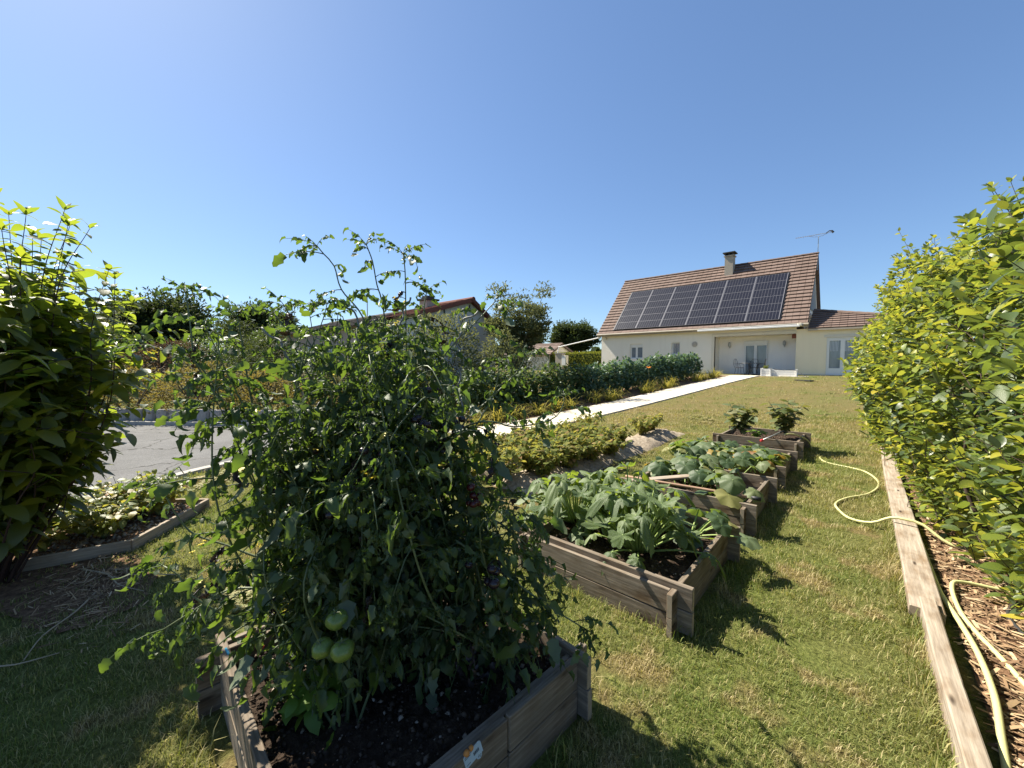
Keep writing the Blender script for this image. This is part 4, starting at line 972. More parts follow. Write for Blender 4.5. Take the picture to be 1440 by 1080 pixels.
# ------------------------------------------------------------------ courgettes, squash, aubergines, lettuce
def big_leaf_plant(base, label, cat, tpls, mats, n, stalk, size, up, name, radius=.05, stm='tomato_stem', yellow=0, group=None, spreadxy=None, azr=None, nobj=300, droop=.4):
    base = np.array(base, float); pl = empty(name, tuple(base), label, cat, group); fo = Foliage(tpls, mats); st = []
    for i in range(n):
        a = i*2.4+rng.uniform(-.3,.3); u = (i+.5)/n
        if spreadxy is None: p = base+np.array([radius*math.cos(a), radius*math.sin(a), 0]); el = up*(1-.75*u)+rng.normal()*.1
        else: p = base+np.array([rng.uniform(-1,1)*spreadxy[0], rng.uniform(-1,1)*spreadxy[1], 0]); el = up*rng.uniform(.7,1.15)
        d = np.array([math.cos(a)*math.cos(el), math.sin(a)*math.cos(el), math.sin(el)]); L = stalk*rng.uniform(.65,1.15)
        e = p+d*L; mid = p+d*L*.5+np.array([0,0,.05*L])
        st.append((spline([p, mid, e], .06), .009, .005))
        h = np.array([math.cos(a), math.sin(a), 0]); dd = h+np.array([0,0,-droop*rng.uniform(.2,1.8)]); upv = np.array([0,0,1])+h*.55+rng.normal(0,.25,3)
        m = 1 if rng.uniform() < yellow else 0
        fo.put(e, dd, upv, size*rng.uniform(.65,1.2), None, m)
    for P, r0, r1 in st: stem_part('stalk', P, r0, r1, M[stm], pl, 6)
    fo.done(pl, nobj, base); return pl
g_ = np.random.default_rng(5)
ZL = [round_leaf(g_, 5, g_.uniform(.6,.76), 60, g_.uniform(-.3,.9), .12, point=.5)  for _ in range(10)]
ZL = [(v*np.array([.8,1.1,1.]), t) for v, t in ZL]
RLf = [round_leaf(g_, 5, .14, 30, g_.uniform(.15,.6), .07, point=.1) for _ in range(6)]
zm = [M['squash_leaf'], M['yellow_leaf']]; pm_ = [M['pumpkin_leaf'], M['yellow_leaf']]
big_leaf_plant((-1.22,2.78,.2), 'upright courgette plant with spiky leaves in the middle of its bed', 'courgette plant', ZL, zm, 56, .43, .095, 1.5, 'courgette_plant', stm='courgette', yellow=0, droop=.2)
big_leaf_plant((-1.86,2.92,.2), 'spreading courgette plant with silvery leaves behind the bed boards', 'courgette plant', ZL, zm, 54, .42, .105, 1.3, 'courgette_plant', stm='courgette', yellow=0, droop=.25)
big_leaf_plant((-1.55,3.28,.2), 'courgette plant at the back of its bed between the two others', 'courgette plant', ZL, zm, 44, .42, .10, 1.35, 'courgette_plant', stm='courgette', yellow=0, droop=.25)
big_leaf_plant((-1.02,3.32,.2), 'courgette plant at the right rear corner, round leaves overhanging the boards', 'courgette plant', RLf, pm_, 14, .36, .11, .9, 'courgette_plant', stm='courgette', droop=.5)
big_leaf_plant((-1.5,5.0,.15), 'trailing squash plant in the bed behind the broom handle', 'squash plant', RLf, pm_, 44, .28, .11, 1.0, 'squash_plant', spreadxy=(.5,.35), yellow=.06, stm='courgette')
big_leaf_plant((-1.05,4.25,.15), 'small squash plant with three broad leaves by the broom handle end', 'squash plant', RLf, pm_, 7, .33, .125, 1.1, 'squash_plant', spreadxy=(.16,.14), stm='courgette')
big_leaf_plant((-1.55,6.3,.2), 'large spreading squash plant covering its bed, leaves spilling left', 'squash plant', RLf, pm_, 85, .24, .115, .9, 'squash_plant', spreadxy=(.62,.55), yellow=.05, stm='courgette')
big_leaf_plant((-1.08,6.2,.2), 'squash plant with yellowing leaves at the right of its bed', 'squash plant', RLf, pm_, 34, .2, .10, 1.0, 'squash_plant', spreadxy=(.25,.45), yellow=.35, stm='courgette')
SL0 = [blade(1, .30, 3, g_.uniform(0,.6), g_.uniform(.3,1.4), 0, .42, g_.normal()*.3, .3) for _ in range(5)]
OV = [blade(1, .33, 4, g_.uniform(0,.5), g_.uniform(.3,1.3), .06, .42, g_.normal()*.3, .3) for _ in range(6)]
def bushy(base, label, cat, name, h, nst, ls, mats, r, nl=10, group=None, tpls=OV, nobj=300, stm='tomato_stem', seedy=0):
    base = np.array(base, float); pl = empty(name, tuple(base), label, cat, group); fo = Foliage(tpls, mats); st = []
    for k in range(nst):
        a = k*2.4+rng.uniform(-.4,.4); rr = r*rng.uniform(.3,1); e = base+np.array([rr*math.cos(a), rr*math.sin(a), h*rng.uniform(.6,1)])
        S = spline([base, base*.5+e*.5+np.array([0,0,.08*h]), e], .04); st.append((S, .006, .003))
        for j in range(nl):
            i = int(len(S)*(.25+.74*j/nl)); ph = j*2.4+k; d = np.array([math.cos(ph), math.sin(ph), rng.uniform(-.35,.45)])
            fo.put(S[min(i,len(S)-1)], d, (rng.normal()*.3,rng.normal()*.3,1), ls*rng.uniform(.6,1.2), None, int(rng.uniform() < .08) if len(mats) > 1 else 0)
    stems_stuff('stem', st, M[stm], pl); fo.done(pl, nobj, base); return pl
bushy((-1.66,8.2,.29), 'aubergine bush at the left end of the farthest bed', 'aubergine plant', 'aubergine_plant', .62, 13, .17, [M['egg_leaf']], .33, 11)
bushy((-1.02,8.55,.30), 'taller aubergine bush at the right end of the farthest bed, above the spray lance', 'aubergine plant', 'aubergine_plant', .68, 13, .17, [M['egg_leaf']], .33, 11)
bushy((-1.38,8.02,.29), 'bright green lettuce low in the farthest bed between the aubergines', 'lettuce', 'lettuce', .14, 8, .09, [M['lettuce']], .13, 6)
bushy((-1.60,.58,.20), 'low bright green seedling on the sunlit soil at the left of the tomato bed', 'seedling', 'seedling', .17, 9, .10, [M['lettuce']], .12, 7, tpls=SL0)
# ------------------------------------------------------------------ potato rows
def ridge(cx, y0, y1, w, h, label):
    n, m = 70, 12; V = []
    for i in range(n+1):
        y = y0+(y1-y0)*i/n; hh = h*(1+.18*math.sin(7*y)+.1*math.sin(17*y))*min(1, i/3, (n-i)/3)
        for j in range(m+1):
            u = j/m*2-1; V.append((cx+u*w/2*(1+.06*math.sin(3*y+j)), y, terr(0,y)-.01+hh*max(0,math.cos(u*math.pi/2))**.8+random.gauss(0,.014)))
    I = np.arange((n+1)*(m+1)).reshape(n+1,m+1); Q = np.stack([I[:-1,:-1],I[:-1,1:],I[1:,1:],I[1:,:-1]],-1).reshape(-1,4)
    return tag(link('soil_ridge', npmesh('soil_ridge', V, Q, M['soil_pale'], True)), kind='structure')
ridge(-3.30, 3.6, 8.95, .80, .13, ''); ridge(-4.30, 2.6, 8.2, .85, .12, '')
g_ = np.random.default_rng(6)
SL = [blade(1, .30, 3, g_.uniform(0,.6), g_.uniform(.3,1.4), 0, .42, g_.normal()*.3, .3) for _ in range(5)]
pots = [(-3.12,y,.26+.14*random.random(),0) for y in (4.1,4.7,5.3,5.9)]+[(-3.75,y,.3+.12*random.random(),1) for y in (3.3,3.9,4.5,5.2,5.9,6.6)]+[(-3.42,y,.30+.16*random.random(),0) for y in (3.6,4.15,4.6,5.0,5.45,5.9,6.4,6.8,7.9,8.35)]+[(-4.35,y,.34+.12*random.random(),1) for y in (3.0,3.5,4.1,4.6,5.1,5.6,6.1,6.7,7.3)]
for x, y, h, dead in pots:
    b = bushy((x,y,terr(0,y)+.09), 'browning potato plant on the far pale soil ridge' if dead else 'green potato plant on the pale soil ridge nearest the beds', 'potato plant', 'potato_plant', h*1.15, 18, .10, [M['potato_leaf']], .36, 15, 'potato plants on the soil ridges', SL, 90)
# strawberries in the low bed
for i, (x, y) in enumerate([(-5.45,.05),(-5.15,.02),(-4.98,-.22),(-5.35,.32),(-5.62,.30),(-5.18,.26),(-5.5,.55),(-4.93,.12),(-5.28,.52),(-5.3,-.12),(-5.75,.42)]):
    bushy((x,y,.06), 'straggly strawberry plant in the low bed by the road', 'strawberry plant', 'strawberry_plant', .36, 18, .085, [M['straw_leaf']], .32, 11, 'strawberry plants in the low bed', SL, 90)

# ------------------------------------------------------------------ hedge on the right
g_ = np.random.default_rng(8)
HL = [blade(1, .29, 5, g_.uniform(.05,.5), g_.uniform(-.2,1.0), 0, .45, g_.normal()*.25, g_.uniform(-.2,.5)) for _ in range(8)]
HLl = [blade(1, .29, 3, .3, .5, 0, .45, g_.normal()*.25, .2) for _ in range(6)]
hx = (1.0, 7.0, .05)
hedge = empty('hedge', hx, 'tall loose hedge of yellow-green leaves along the right edge of the lawn', 'hedge')
fo = Foliage(HL, [M['hedge_leaf'], M['hedge_dark']])
def hedge_face(y, z):
    gB = np.clip((y-3.2)/3.2, .25, 1.0); return .72+.1*np.clip((4.6-y)/1.5,0,1)*(z < .9)-.82*np.sin(np.pi*np.clip(z/2.9, 0, 1))**.8*gB+.07*np.sin(3.1*y+2*z)
def leafy_shoot(S, fo, l0, size, m, ph0, lift=.35, pair=False, den=.032, dr=(0,0,0)):
    acc = 0; ph = ph0; n = len(S); tot = np.linalg.norm(np.diff(S, axis=0), axis=1).sum(); run = 0
    for i in range(1, n):
        st = np.linalg.norm(S[i]-S[i-1]); acc += st; run += st
        if acc < den or run < l0*tot: continue
        acc = 0; ph += 2.4 if not pair else 1.57; t = unit(S[i]-S[i-1]); u = run/tot
        for q in ((0, math.pi) if pair else (0,)):
            a = np.array([math.cos(ph+q), math.sin(ph+q), 0]); a = unit(a-t*(a@t))
            d = a+t*lift+np.array(dr)*rng.uniform(.5,1.5)+rng.normal(0,.15,3); sc = size*rng.uniform(.7,1.15)*(1-.55*max(0,u-.75)/.25)
            fo.put(S[i], d, np.array([0,0,1])+t*.4+rng.normal(0,.3,3), sc, None, m if not callable(m) else m())
    t = unit(S[-1]-S[-2])
    for k in range(3): fo.put(S[-1], t+.6*np.array([math.cos(2.1*k+ph), math.sin(2.1*k+ph), 0]), (0,0,1), size*.5, None, m if not callable(m) else m())
twigs = []; nsh = 0
for k in range(2600):
    y = 1.7+12.5*rng.uniform()**1.75; zt = 2.42+.34*min(1,max(0,(y-3.9)/2.2))+.12*math.sin(2*y)+.1*math.sin(5.3*y)-(0 if y < 12 else (y-12)*.25); top = rng.uniform() < .22
    z = (zt+rng.normal()*.05) if top else .14+(zt-.14)*rng.uniform()**1.05
    x = hedge_face(y, min(z,2.4)) if not top else hedge_face(y, 2.3)+rng.uniform(.0,1.3)
    dep = rng.uniform(-.10, .35) if not top else 0
    L = rng.uniform(.25,.6)*(1.4 if top else 1); z = z+(.25*rng.uniform()**3 if top else 0)
    d = unit(np.array([-.62, rng.normal()*.35, .62])+rng.normal(0,.22,3)) if not top else unit(np.array([-.25, rng.normal()*.25, 1.])+rng.normal(0,.15,3))
    e = np.array([x+dep, y, z+terr(0,y)]); p = e-d*L; mid = (p+e)/2+np.array([.05,0,-.03])
    S = spline([p, mid, e], .03)
    deep = dep > .2
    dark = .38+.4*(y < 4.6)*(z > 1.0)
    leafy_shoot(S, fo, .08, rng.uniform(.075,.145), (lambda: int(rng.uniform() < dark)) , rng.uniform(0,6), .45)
    twigs.append((S, .0035, .0015))
# darker leaves filling the inside
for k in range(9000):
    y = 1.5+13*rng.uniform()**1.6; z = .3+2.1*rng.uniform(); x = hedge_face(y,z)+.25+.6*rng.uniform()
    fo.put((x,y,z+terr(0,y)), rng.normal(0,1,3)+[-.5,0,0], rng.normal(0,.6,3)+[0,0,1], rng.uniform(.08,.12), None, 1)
for k in range(16):
    y = 2.2+k*.75+rng.normal()*.1; b0 = np.array([1.05+rng.normal()*.1, y, terr(0,y)])
    for q in range(3):
        e = np.array([1.0+rng.normal()*.15, y+rng.normal()*.3, 1.9+terr(0,y)]); S = spline([b0, (b0*.55+e*.45)+rng.normal(0,.1,3), e], .12); stem_part('stem', S, .018, .006, M['twig'], hedge, 6)
stems_stuff('twig', twigs, M['twig'], hedge, 3)
fo.done(hedge, 300, hx, HL)

# ------------------------------------------------------------------ big-leaved bush on the left
bx = (-4.66, -.50, 0)
bush = empty('dark_bush', bx, 'tall dark big-leaved bush at the left edge, its top leaves glowing in the sun', 'bush')
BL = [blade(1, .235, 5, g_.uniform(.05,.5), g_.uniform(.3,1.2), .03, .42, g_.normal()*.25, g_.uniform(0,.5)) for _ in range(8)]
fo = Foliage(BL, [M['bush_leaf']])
tw = []
for k in range(84):
    a = k*2.4; r = .86*math.sqrt((k+.5)/84); h = 2.78-1.0*r**2+rng.normal()*.1
    if k % 3 == 2: h *= rng.uniform(.45,.8); r *= 1.05
    e = np.array([bx[0]+r*math.cos(a)*.95, bx[1]+r*math.sin(a)*.95, h]); r *= rng.uniform(.85,1.22); e[:2] = [bx[0]+r*math.cos(a), bx[1]+r*math.sin(a)]; b0 = np.array([bx[0]+.18*r*math.cos(a), bx[1]+.18*r*math.sin(a), 0])
    mid = b0*.45+e*.55+np.array([.16*r*math.cos(a), .16*r*math.sin(a), 0])+rng.normal(0,.05,3); e = e+np.array([.12,.03,0])*rng.uniform(0,1.4)+rng.normal(0,.05,3); e[2] = min(e[2], 2.74); S = spline([b0, mid, mid*.4+e*.6+rng.normal(0,.035,3), e], .04)
    if k < 60: stem_part('stem', S, .010, .0018, M['twig_red'], bush, 5)
    else: tw.append((S, .009, .0025))
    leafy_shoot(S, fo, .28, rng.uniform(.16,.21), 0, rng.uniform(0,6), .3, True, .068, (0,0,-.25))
    for q in range(5):
        i = int(len(S)*rng.uniform(.34,.85)); ph = rng.uniform(0,6.28); d = np.array([math.cos(ph), math.sin(ph), .35]); L = rng.uniform(.25,.5)
        T_ = spline([S[i], S[i]+d*L*.55, S[i]+d*L+[0,0,-.04]], .04); tw.append((T_, .004, .002)); leafy_shoot(T_, fo, .1, rng.uniform(.13,.18), 0, rng.uniform(0,6), .35, True, .085, (0,0,-.3))
for k in range(2600):
    a = rng.uniform(0,6.28); z = rng.uniform(.35,2.0); r = .62*math.sqrt(rng.uniform())*min(1,.2+z*.45)
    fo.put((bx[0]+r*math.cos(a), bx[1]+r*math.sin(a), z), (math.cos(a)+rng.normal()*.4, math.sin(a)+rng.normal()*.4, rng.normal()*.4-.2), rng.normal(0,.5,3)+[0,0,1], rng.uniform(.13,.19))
fo.items = [t for t in fo.items if math.hypot(t[2][0]-bx[0], t[2][1]-bx[1]) < .16+.62*t[2][2]]
tw = [t for t in tw if all(math.hypot(q[0]-bx[0], q[1]-bx[1]) < .16+.62*q[2] for q in (t[0][-1], t[0][len(t[0])//2]))]
stems_stuff('twig', tw, M['twig_red'], bush, 4); fo.done(bush, 300, bx)
# dry sticks on the ground
for i, (x, y, a, L) in enumerate([(-4.05,.12,20,.8),(-4.0,.3,35,.6),(-3.3,-.35,70,.5),(-3.6,-.1,-25,.7)]):
    S = spline([(-L/2,0,.02),(-.1*L,.02,.035),(.2*L,-.02,.03),(L/2,.01,.02)], .05)
    o = MB().tube(S, list(np.linspace(.006,.003,len(S))), 5).build('dry_stick', M['stick'], None, Matrix.Translation((x,y,0)) @ Matrix.Rotation(R(a),4,'Z'), smooth=True)
    tag(o, ['long bleached stick leaning by the corner of the low bed','thin dry stick close to the low bed board','curved dry stick lying in the bush\'s shadow','dry stick at the lit edge of the straw litter'][i], 'stick')

# ------------------------------------------------------------------ row of tall leafy plants and daylilies along the path
g_ = np.random.default_rng(12)
def cloud(n, rx, ry, rz, cz, tpls, size, shell=.55, updir=.5, seed=0, drop=0, lump=5):
    """Leaf cloud as one mesh: leaves through an uneven volume, thicker towards its surface and in clumps."""
    g = np.random.default_rng(seed); parts = []; cl = unit(g.normal(0,1,(lump,3)))
    Vs=[]; Ts=[]; b=0; k = g.integers(0, len(tpls), n)
    d = unit(g.normal(0,1,(n,3))); r = (shell+(1-shell)*g.uniform(0,1,n)**.6)
    bump = np.max(d@cl.T, 1); r = r*(.72+.34*bump**3)
    P = d*r[:,None]*np.array([rx,ry,rz])+np.array([0,0,cz]); P[:,2] = np.maximum(P[:,2], .03)
    ax = unit(d*np.array([1,1,.6])+g.normal(0,.6,(n,3))+np.array([0,0,updir-drop])); up = np.array([0,0,1])+d*.6+g.normal(0,.3,(n,3))
    x = unit(np.cross(ax, up)); z = np.cross(x, ax); B = np.stack([x,ax,z],2)*(size*g.uniform(.6,1.25,n))[:,None,None]
    for i, (v,t) in enumerate(tpls):
        m = k == i
        if not m.any(): continue
        W = np.einsum('nij,vj->nvi', B[m], v)+P[m][:,None]; Vs.append(W.reshape(-1,3)); Ts.append((t[None]+(np.arange(m.sum())*len(v))[:,None,None]+b).reshape(-1,3)); b += m.sum()*len(v)
    return np.vstack(Vs), np.vstack(Ts)
RWL = [blade(1, .30, 3, g_.uniform(0,.5), g_.uniform(.3,1.3), 0, .42, g_.normal()*.3, .3) for _ in range(5)]
def row_protos(m, seed, n=520, size=.15, h=1.30):
    out = []
    for s in range(3):
        f = npmesh('foliage', *cloud(n, .44, .44, h*.52, h*.5, RWL, size, .35, .35, seed+s, .2, 7), M[m], True)
        mb = MB()
        for q in range(5): a = q*1.3; mb.tube([(0.04*math.cos(a),.04*math.sin(a),0),(.1*math.cos(a),.1*math.sin(a),h*.5),(.2*math.cos(a),.2*math.sin(a),h*.9)], [.012,.009,.004], 5)
        out.append((f, mb.mesh('stem', M['tomato_stem'])))
    return out
PR1, PR2 = row_protos('row_leaf', 20), row_protos('row_leaf_dark', 30, 620, .13, 1.35)
def put_plant(name, loc, protos, i, label, cat, group, sc=1., rz=None, parts=('foliage','stem')):
    o = empty(name, loc, label, cat, group, rng.uniform(0,6.28) if rz is None else rz); o.scale = (sc,sc,sc*rng.uniform(.94,1.06))
    for nm, me in zip(parts, protos[i % len(protos)]): link(nm, me, o, None, 'stuff' if nm == 'foliage' else None)
    return o
i = 0
for y in np.arange(7.6, 12.6, .55):
    x = -8.42+(y-7.6)*.085
    put_plant('leafy_plant', (x+rng.normal()*.05, y, terr(0,y)), PR2, i, 'dark green leafy plant in the near half of the row beside the path', 'plant', 'dark leafy plants in the row beside the path', 1.06); i += 1
for y in np.arange(13.0, 23.4, .62):
    x = -8.0+(y-12.8)*.082
    put_plant('leafy_plant', (x+rng.normal()*.06, y, terr(0,y)), PR1, i, 'blue-green leafy plant in the far half of the row before the house', 'plant', 'blue-green leafy plants in the row before the house', 1.1+.04*math.sin(i)); i += 1
def lily(seed, n=70, h=.5):
    g = np.random.default_rng(seed); parts = []
    for k in range(n):
        a = g.uniform(0,6.28); L = h*g.uniform(.7,1.35); w = .009*g.uniform(.7,1.3); el = g.uniform(.7,1.45); V=[]; p = np.array([.06*g.normal(), .06*g.normal(), 0]); T=[]
        d = np.array([math.cos(a), math.sin(a), 0]); s = np.array([-d[1], d[0], 0])
        for q in range(5):
            ww = w*(1-q/4.3); V += [p-s*ww, p+s*ww]; p = p+(d*math.cos(el)+np.array([0,0,1])*math.sin(el))*L/4; el -= g.uniform(.3,.75)
        for q in range(4): b = 2*q; T += [(b,b+1,b+3),(b,b+3,b+2)]
        parts.append((np.array(V), np.array(T)))
    return join(parts)
LIL = [npmesh('blades', *lily(40+s), M['lily_leaf'], True) for s in range(4)]
lil = [(y, s) for y, s in ((7.0,.9),(7.6,1.1),(8.3,.95),(9.2,1.0),(10.0,1.1),(10.7,.9),(12.3,1.05),(13.0,1.15),(13.6,1.0),(15.6,1.0),(16.4,1.15),(17.6,1.0),(18.3,1.1),(21.0,1.2),(22.2,1.1),(23.2,1.2),(24.3,1.1))]
for k, (y, s) in enumerate(lil):
    x = -7.0+(y-5.7)*.069-.47+.08*math.sin(3*k)
    lab = ('yellowing daylily clump, '+['the one nearest the road','second','third','fourth','fifth','sixth','seventh','eighth','ninth','tenth','','twelfth','thirteenth','fourteenth','fifteenth','sixteenth','the one nearest the terrace'][k]+(' from the road end of the white path' if 0 < k < 16 else ' beside the white path')) if k != 10 else 'daylily clump with one orange flower beside the path'
    o = empty('daylily', (x,y,terr(0,y)+.02), lab, 'daylily', 'daylilies along the white path' if k != 10 else None, rng.uniform(0,6.28)); o.scale = (s*1.5,s*1.5,s*1.35)
    link('blades', LIL[k % 4], o, None, 'stuff')
    if k == 10:
        MB().tube([(0,0,.1),(.02,-.03,.4),(.03,-.05,.62)], .006, 5).build('flower_stalk', M['tomato_stem'], o)
        mb = MB()
        for q in range(6):
            a = q*1.047; d = Vector((math.cos(a), math.sin(a), .5)); sv = Vector((-math.sin(a), math.cos(a), 0))*.018; c = Vector((.03,-.05,.62)); mb.add([c, c+d*.05-sv, c+d*.09, c+d*.05+sv], [(0,1,2,3)])
        mb.build('flower', M['orange'], o)
# lavender-grey dried clump by the near end of the path
# ------------------------------------------------------------------ trees and shrubs beyond
g_ = np.random.default_rng(14)
SM = [blade(1, .22, 2, .3, .5, 0, .42, g_.normal()*.3, .2) for _ in range(4)]
def limbs(h0, H, spread, n, r0, seed, m):
    g = np.random.default_rng(seed); mb = MB(); tips = []
    mb.tube(spline([(0,0,-.05),(.03*H*.3,.02,h0*.5),(0,.02,h0)], .3), [r0, r0*.9, r0*.8][0], 8)
    for k in range(n):
        a = k*2.4+g.uniform(-.4,.4); e = np.array([spread*math.cos(a)*g.uniform(.4,1), spread*math.sin(a)*g.uniform(.4,1), H*g.uniform(.62,1)]); s0 = np.array([0,.02,h0*g.uniform(.75,1.)])
        S = spline([s0, s0*.6+e*.4+[0,0,.12*H], e], .25); mb.tube(S, list(np.linspace(r0*.55, r0*.08, len(S))), 5); tips += [S[int(len(S)*q)] for q in (.55,.75,.9)]+[S[-1]]
    return mb.mesh('trunk', M[m]), tips
def tree(loc, label, H, spread, h0, m, size, per, seed, name='tree', cat='tree', n=16, clump=.55, r0=.12, upd=.7, bark='bark', flat=1.):
    o = empty(name, loc, label, cat); tm, tips = limbs(h0, H*.93, spread*.85, n, r0, seed, bark); link('trunk', tm, o)
    g = np.random.default_rng(seed+1); Vs=[]; Ts=[]; b=0
    for q, t in enumerate(tips):
        v, tt = cloud(per, clump*g.uniform(.6,1.3), clump*g.uniform(.6,1.3), clump*flat*g.uniform(.6,1.2), 0, SM, size, .15, upd, seed*100+q, 0, 4)
        v = v+t-np.array([0,0,0]); Vs.append(v); Ts.append(tt+b); b += len(v)
    V = np.vstack(Vs); V[:,2] = np.maximum(V[:,2], .05)
    link('crown', npmesh('crown', V, np.vstack(Ts), M[m], True), o, None, 'stuff'); return o
def shrub(loc, label, rx, ry, h, m, size, n, seed, name='shrub', cat='shrub', lump=9, shell=.5):
    o = empty(name, loc, label, cat)
    link('foliage', npmesh('foliage', *cloud(n, rx, ry, h*.62, h*.42, SM, size, shell, .4, seed, 0, lump), M[m], True), o, None, 'stuff')
    mb = MB()
    for q in range(6): a = q*1.05; mb.tube([(0,0,0),(rx*.3*math.cos(a),ry*.3*math.sin(a),h*.4),(rx*.6*math.cos(a),ry*.6*math.sin(a),h*.75)], [.03,.02,.008], 5)
    mb.build('stem', M['bark'], o); return o
tree((-11.05,12.6,.15), 'airy grey-green tree with several upright limbs behind the leafy row', 4.75, 1.75, .5, 'olive_leaf', .12, 150, 50, n=32, clump=.48, r0=.07)
shrub((-10.9,8.6,.05), 'olive-green shrub in front of the white gable', 1.5, 1.4, 3.3, 'olive_leaf', .13, 7500, 61, lump=16)
shrub((-10.3,10.9,.1), 'dull brownish-green shrub between the gable and the airy tree', 1.2, 1.2, 2.7, 'olive_leaf', .12, 5000, 62)
shrub((-13.2,7.6,0), 'tall fresh green shrub before the end of the pink bungalow', 1.15, 1.1, 3.1, 'row_leaf_dark', .13, 5200, 81, lump=14)
shrub((-14.9,6.9,0), 'low mixed green shrub under the pink bungalow wall', 1.2, 1.0, 1.75, 'olive_leaf', .12, 3600, 82, lump=12)
shrub((-17.6,6.6,0), 'rounded green shrub covering the middle of the pink bungalow wall', 1.1, 1.0, 2.3, 'row_leaf_dark', .12, 4200, 83, lump=12)
shrub((-21.2,6.4,0), 'tall loose green shrub before the left end of the pink bungalow', 1.4, 1.2, 3.2, 'dark_leaf', .14, 4600, 85, lump=14)
shrub((-11.6,7.0,0), 'bushy yellowish-green shrub between the tomatoes and the white gable', 1.0, 1.0, 2.5, 'clip_leaf', .11, 4200, 84, lump=14)
tree((-26,40,.93), 'broad dark round tree behind the clipped hedge, left of the solar house', 5.4, 3.4, .5, 'dark_leaf', .30, 220, 51, n=26, clump=1.2, r0=.25)
tree((-31,37,.93), 'smaller dark tree partly behind the airy tree', 4.6, 2.6, .5, 'dark_leaf', .28, 160, 52, n=18, clump=1.1, r0=.2)
tree((-46,13,0), 'dark tree standing far behind the pink bungalow', 6.9, 3.4, .9, 'dark_leaf', .34, 260, 53, n=40, clump=1.5, r0=.25)
tree((-52,6,0), 'dark tree far off at the left, beyond the road', 6.3, 3.8, .8, 'dark_leaf', .34, 260, 54, n=40, clump=1.6, r0=.25)
tree((-33,3.5,0), 'dark leafy tree rising behind the brown dome bush', 5.6, 2.8, .6, 'dark_leaf', .25, 260, 55, n=44, clump=1.3, r0=.2)
tree((-27,-3,0), 'dark spreading tree at the far left, mostly behind the big-leaved bush', 5.2, 2.9, .6, 'dark_leaf', .25, 260, 56, n=44, clump=1.3, r0=.2)
shrub((-29.5,7.3,0), 'big dark green shrub in front of the garage', 2.2, 1.8, 3.3, 'dark_leaf', .2, 5000, 66)
shrub((-38,8.5,0), 'broad dark shrub far behind, right of the dark tree', 3.6, 3, 5.6, 'dark_leaf', .26, 6500, 67, lump=16)
shrub((-33.5,10.6,0), 'mid-green tall shrub above the garage roof', 2.6, 2.2, 4.6, 'row_leaf_dark', .2, 6000, 69, lump=14)
shrub((-30.5,1.2,0), 'loose olive-green bush behind the golden-brown shrubs', 2.3, 2.0, 4.1, 'olive_leaf', .18, 6000, 70, lump=14)
shrub((-25.5,4.6,0), 'tall mid-green shrub between the brown dome bush and the garage', 1.7, 1.6, 3.0, 'row_leaf_dark', .16, 4200, 68)
shrub((-22.5,2.6,0), 'dome-shaped brown twiggy bush across the road', 1.9, 1.9, 2.7, 'brown_leaf', .09, 6500, 63, lump=5, shell=.8)
shrub((-20.0,4.6,0), 'dark green rounded shrub beside the brown dome bush', 1.6, 1.6, 2.4, 'dark_leaf', .12, 3600, 64)
for i, (x, y, r, h, lab) in enumerate([(-15.6,1.0,1.15,1.55,'golden-brown shrub behind the left end of the border blocks'),(-14.2,2.4,1.15,1.7,'golden-brown shrub in the middle above the border blocks'),(-12.9,3.6,1.0,1.45,'golden-brown shrub at the right above the border blocks'),(-11.9,4.7,.9,1.15,'low golden-green shrub at the end of the border blocks')]):
    shrub((x,y,0), lab, r, r, h, 'barberry', .085, 4200, 70+i, lump=12)
n_ = 9000; an_ = rng.uniform(R(20), R(150), n_); rr_ = rng.uniform(150, 185, n_); hh = 5.5+2.2*np.sin(an_*17)+1.3*np.sin(an_*41+1)
P = np.stack([-np.sin(an_)*rr_, np.cos(an_)*rr_, hh*rng.uniform(0,1,n_)**.8], 1); v, t = SM[0]
ax = unit(rng.normal(0,1,(n_,3))); up = rng.normal(0,1,(n_,3)); x = unit(np.cross(ax,up)); B = np.stack([x,ax,np.cross(x,ax)],2)*rng.uniform(2.2,4.2,n_)[:,None,None]
W = np.einsum('nij,vj->nvi', B, v*np.array([2,1,1]))+P[:,None]; W[:,:,2] = np.maximum(W[:,:,2], 0)
tag(link('woods', npmesh('woods', W.reshape(-1,3), (t[None]+(np.arange(n_)*len(v))[:,None,None]).reshape(-1,3), M['dark_leaf'], True)), 'far dark wood along the skyline', 'woods', kind='stuff')
# concrete palisade blocks along the far kerb
bw = empty('block_border', (0,0,0), 'row of rounded concrete blocks edging the far side of the road', 'border')
mb = MB(); pr = [(-.17,-.09),(-.17,.03),(-.13,.09),(-.05,.12),(.05,.12),(.13,.09),(.17,.03),(.17,-.09)]
mb.add([(x,y,0) for x,y in pr]+[(x,y,.33) for x,y in pr]+[(x*.93,y*.93,.355) for x,y in pr], [tuple(range(8))[::-1], tuple(range(16,24))]+[(k+i,k+(i+1)%8,k+8+(i+1)%8,k+8+i) for k in (0,8) for i in range(8)])
blk = mb.mesh('block', M['block'])
d = np.gradient(FARs, axis=0); nrm = unit(np.stack([-d[:,1], d[:,0]],1)); BP = resamp(FARs+nrm*.34, 400); acc = 0
for i in range(1, 400):
    acc += np.linalg.norm(BP[i]-BP[i-1])
    if acc > .358 and -20 < BP[i][0] < -10.2 and BP[i][1] < 5.2:
        acc = 0; t = BP[i]-BP[i-1]
        link('block', blk, bw, Matrix.Translation((BP[i][0],BP[i][1],.02+random.gauss(0,.008))) @ Matrix.Rotation(math.atan2(t[1],t[0])+math.pi+random.gauss(0,.05),4,'Z') @ Matrix.Rotation(random.gauss(0,.02),4,'X'))

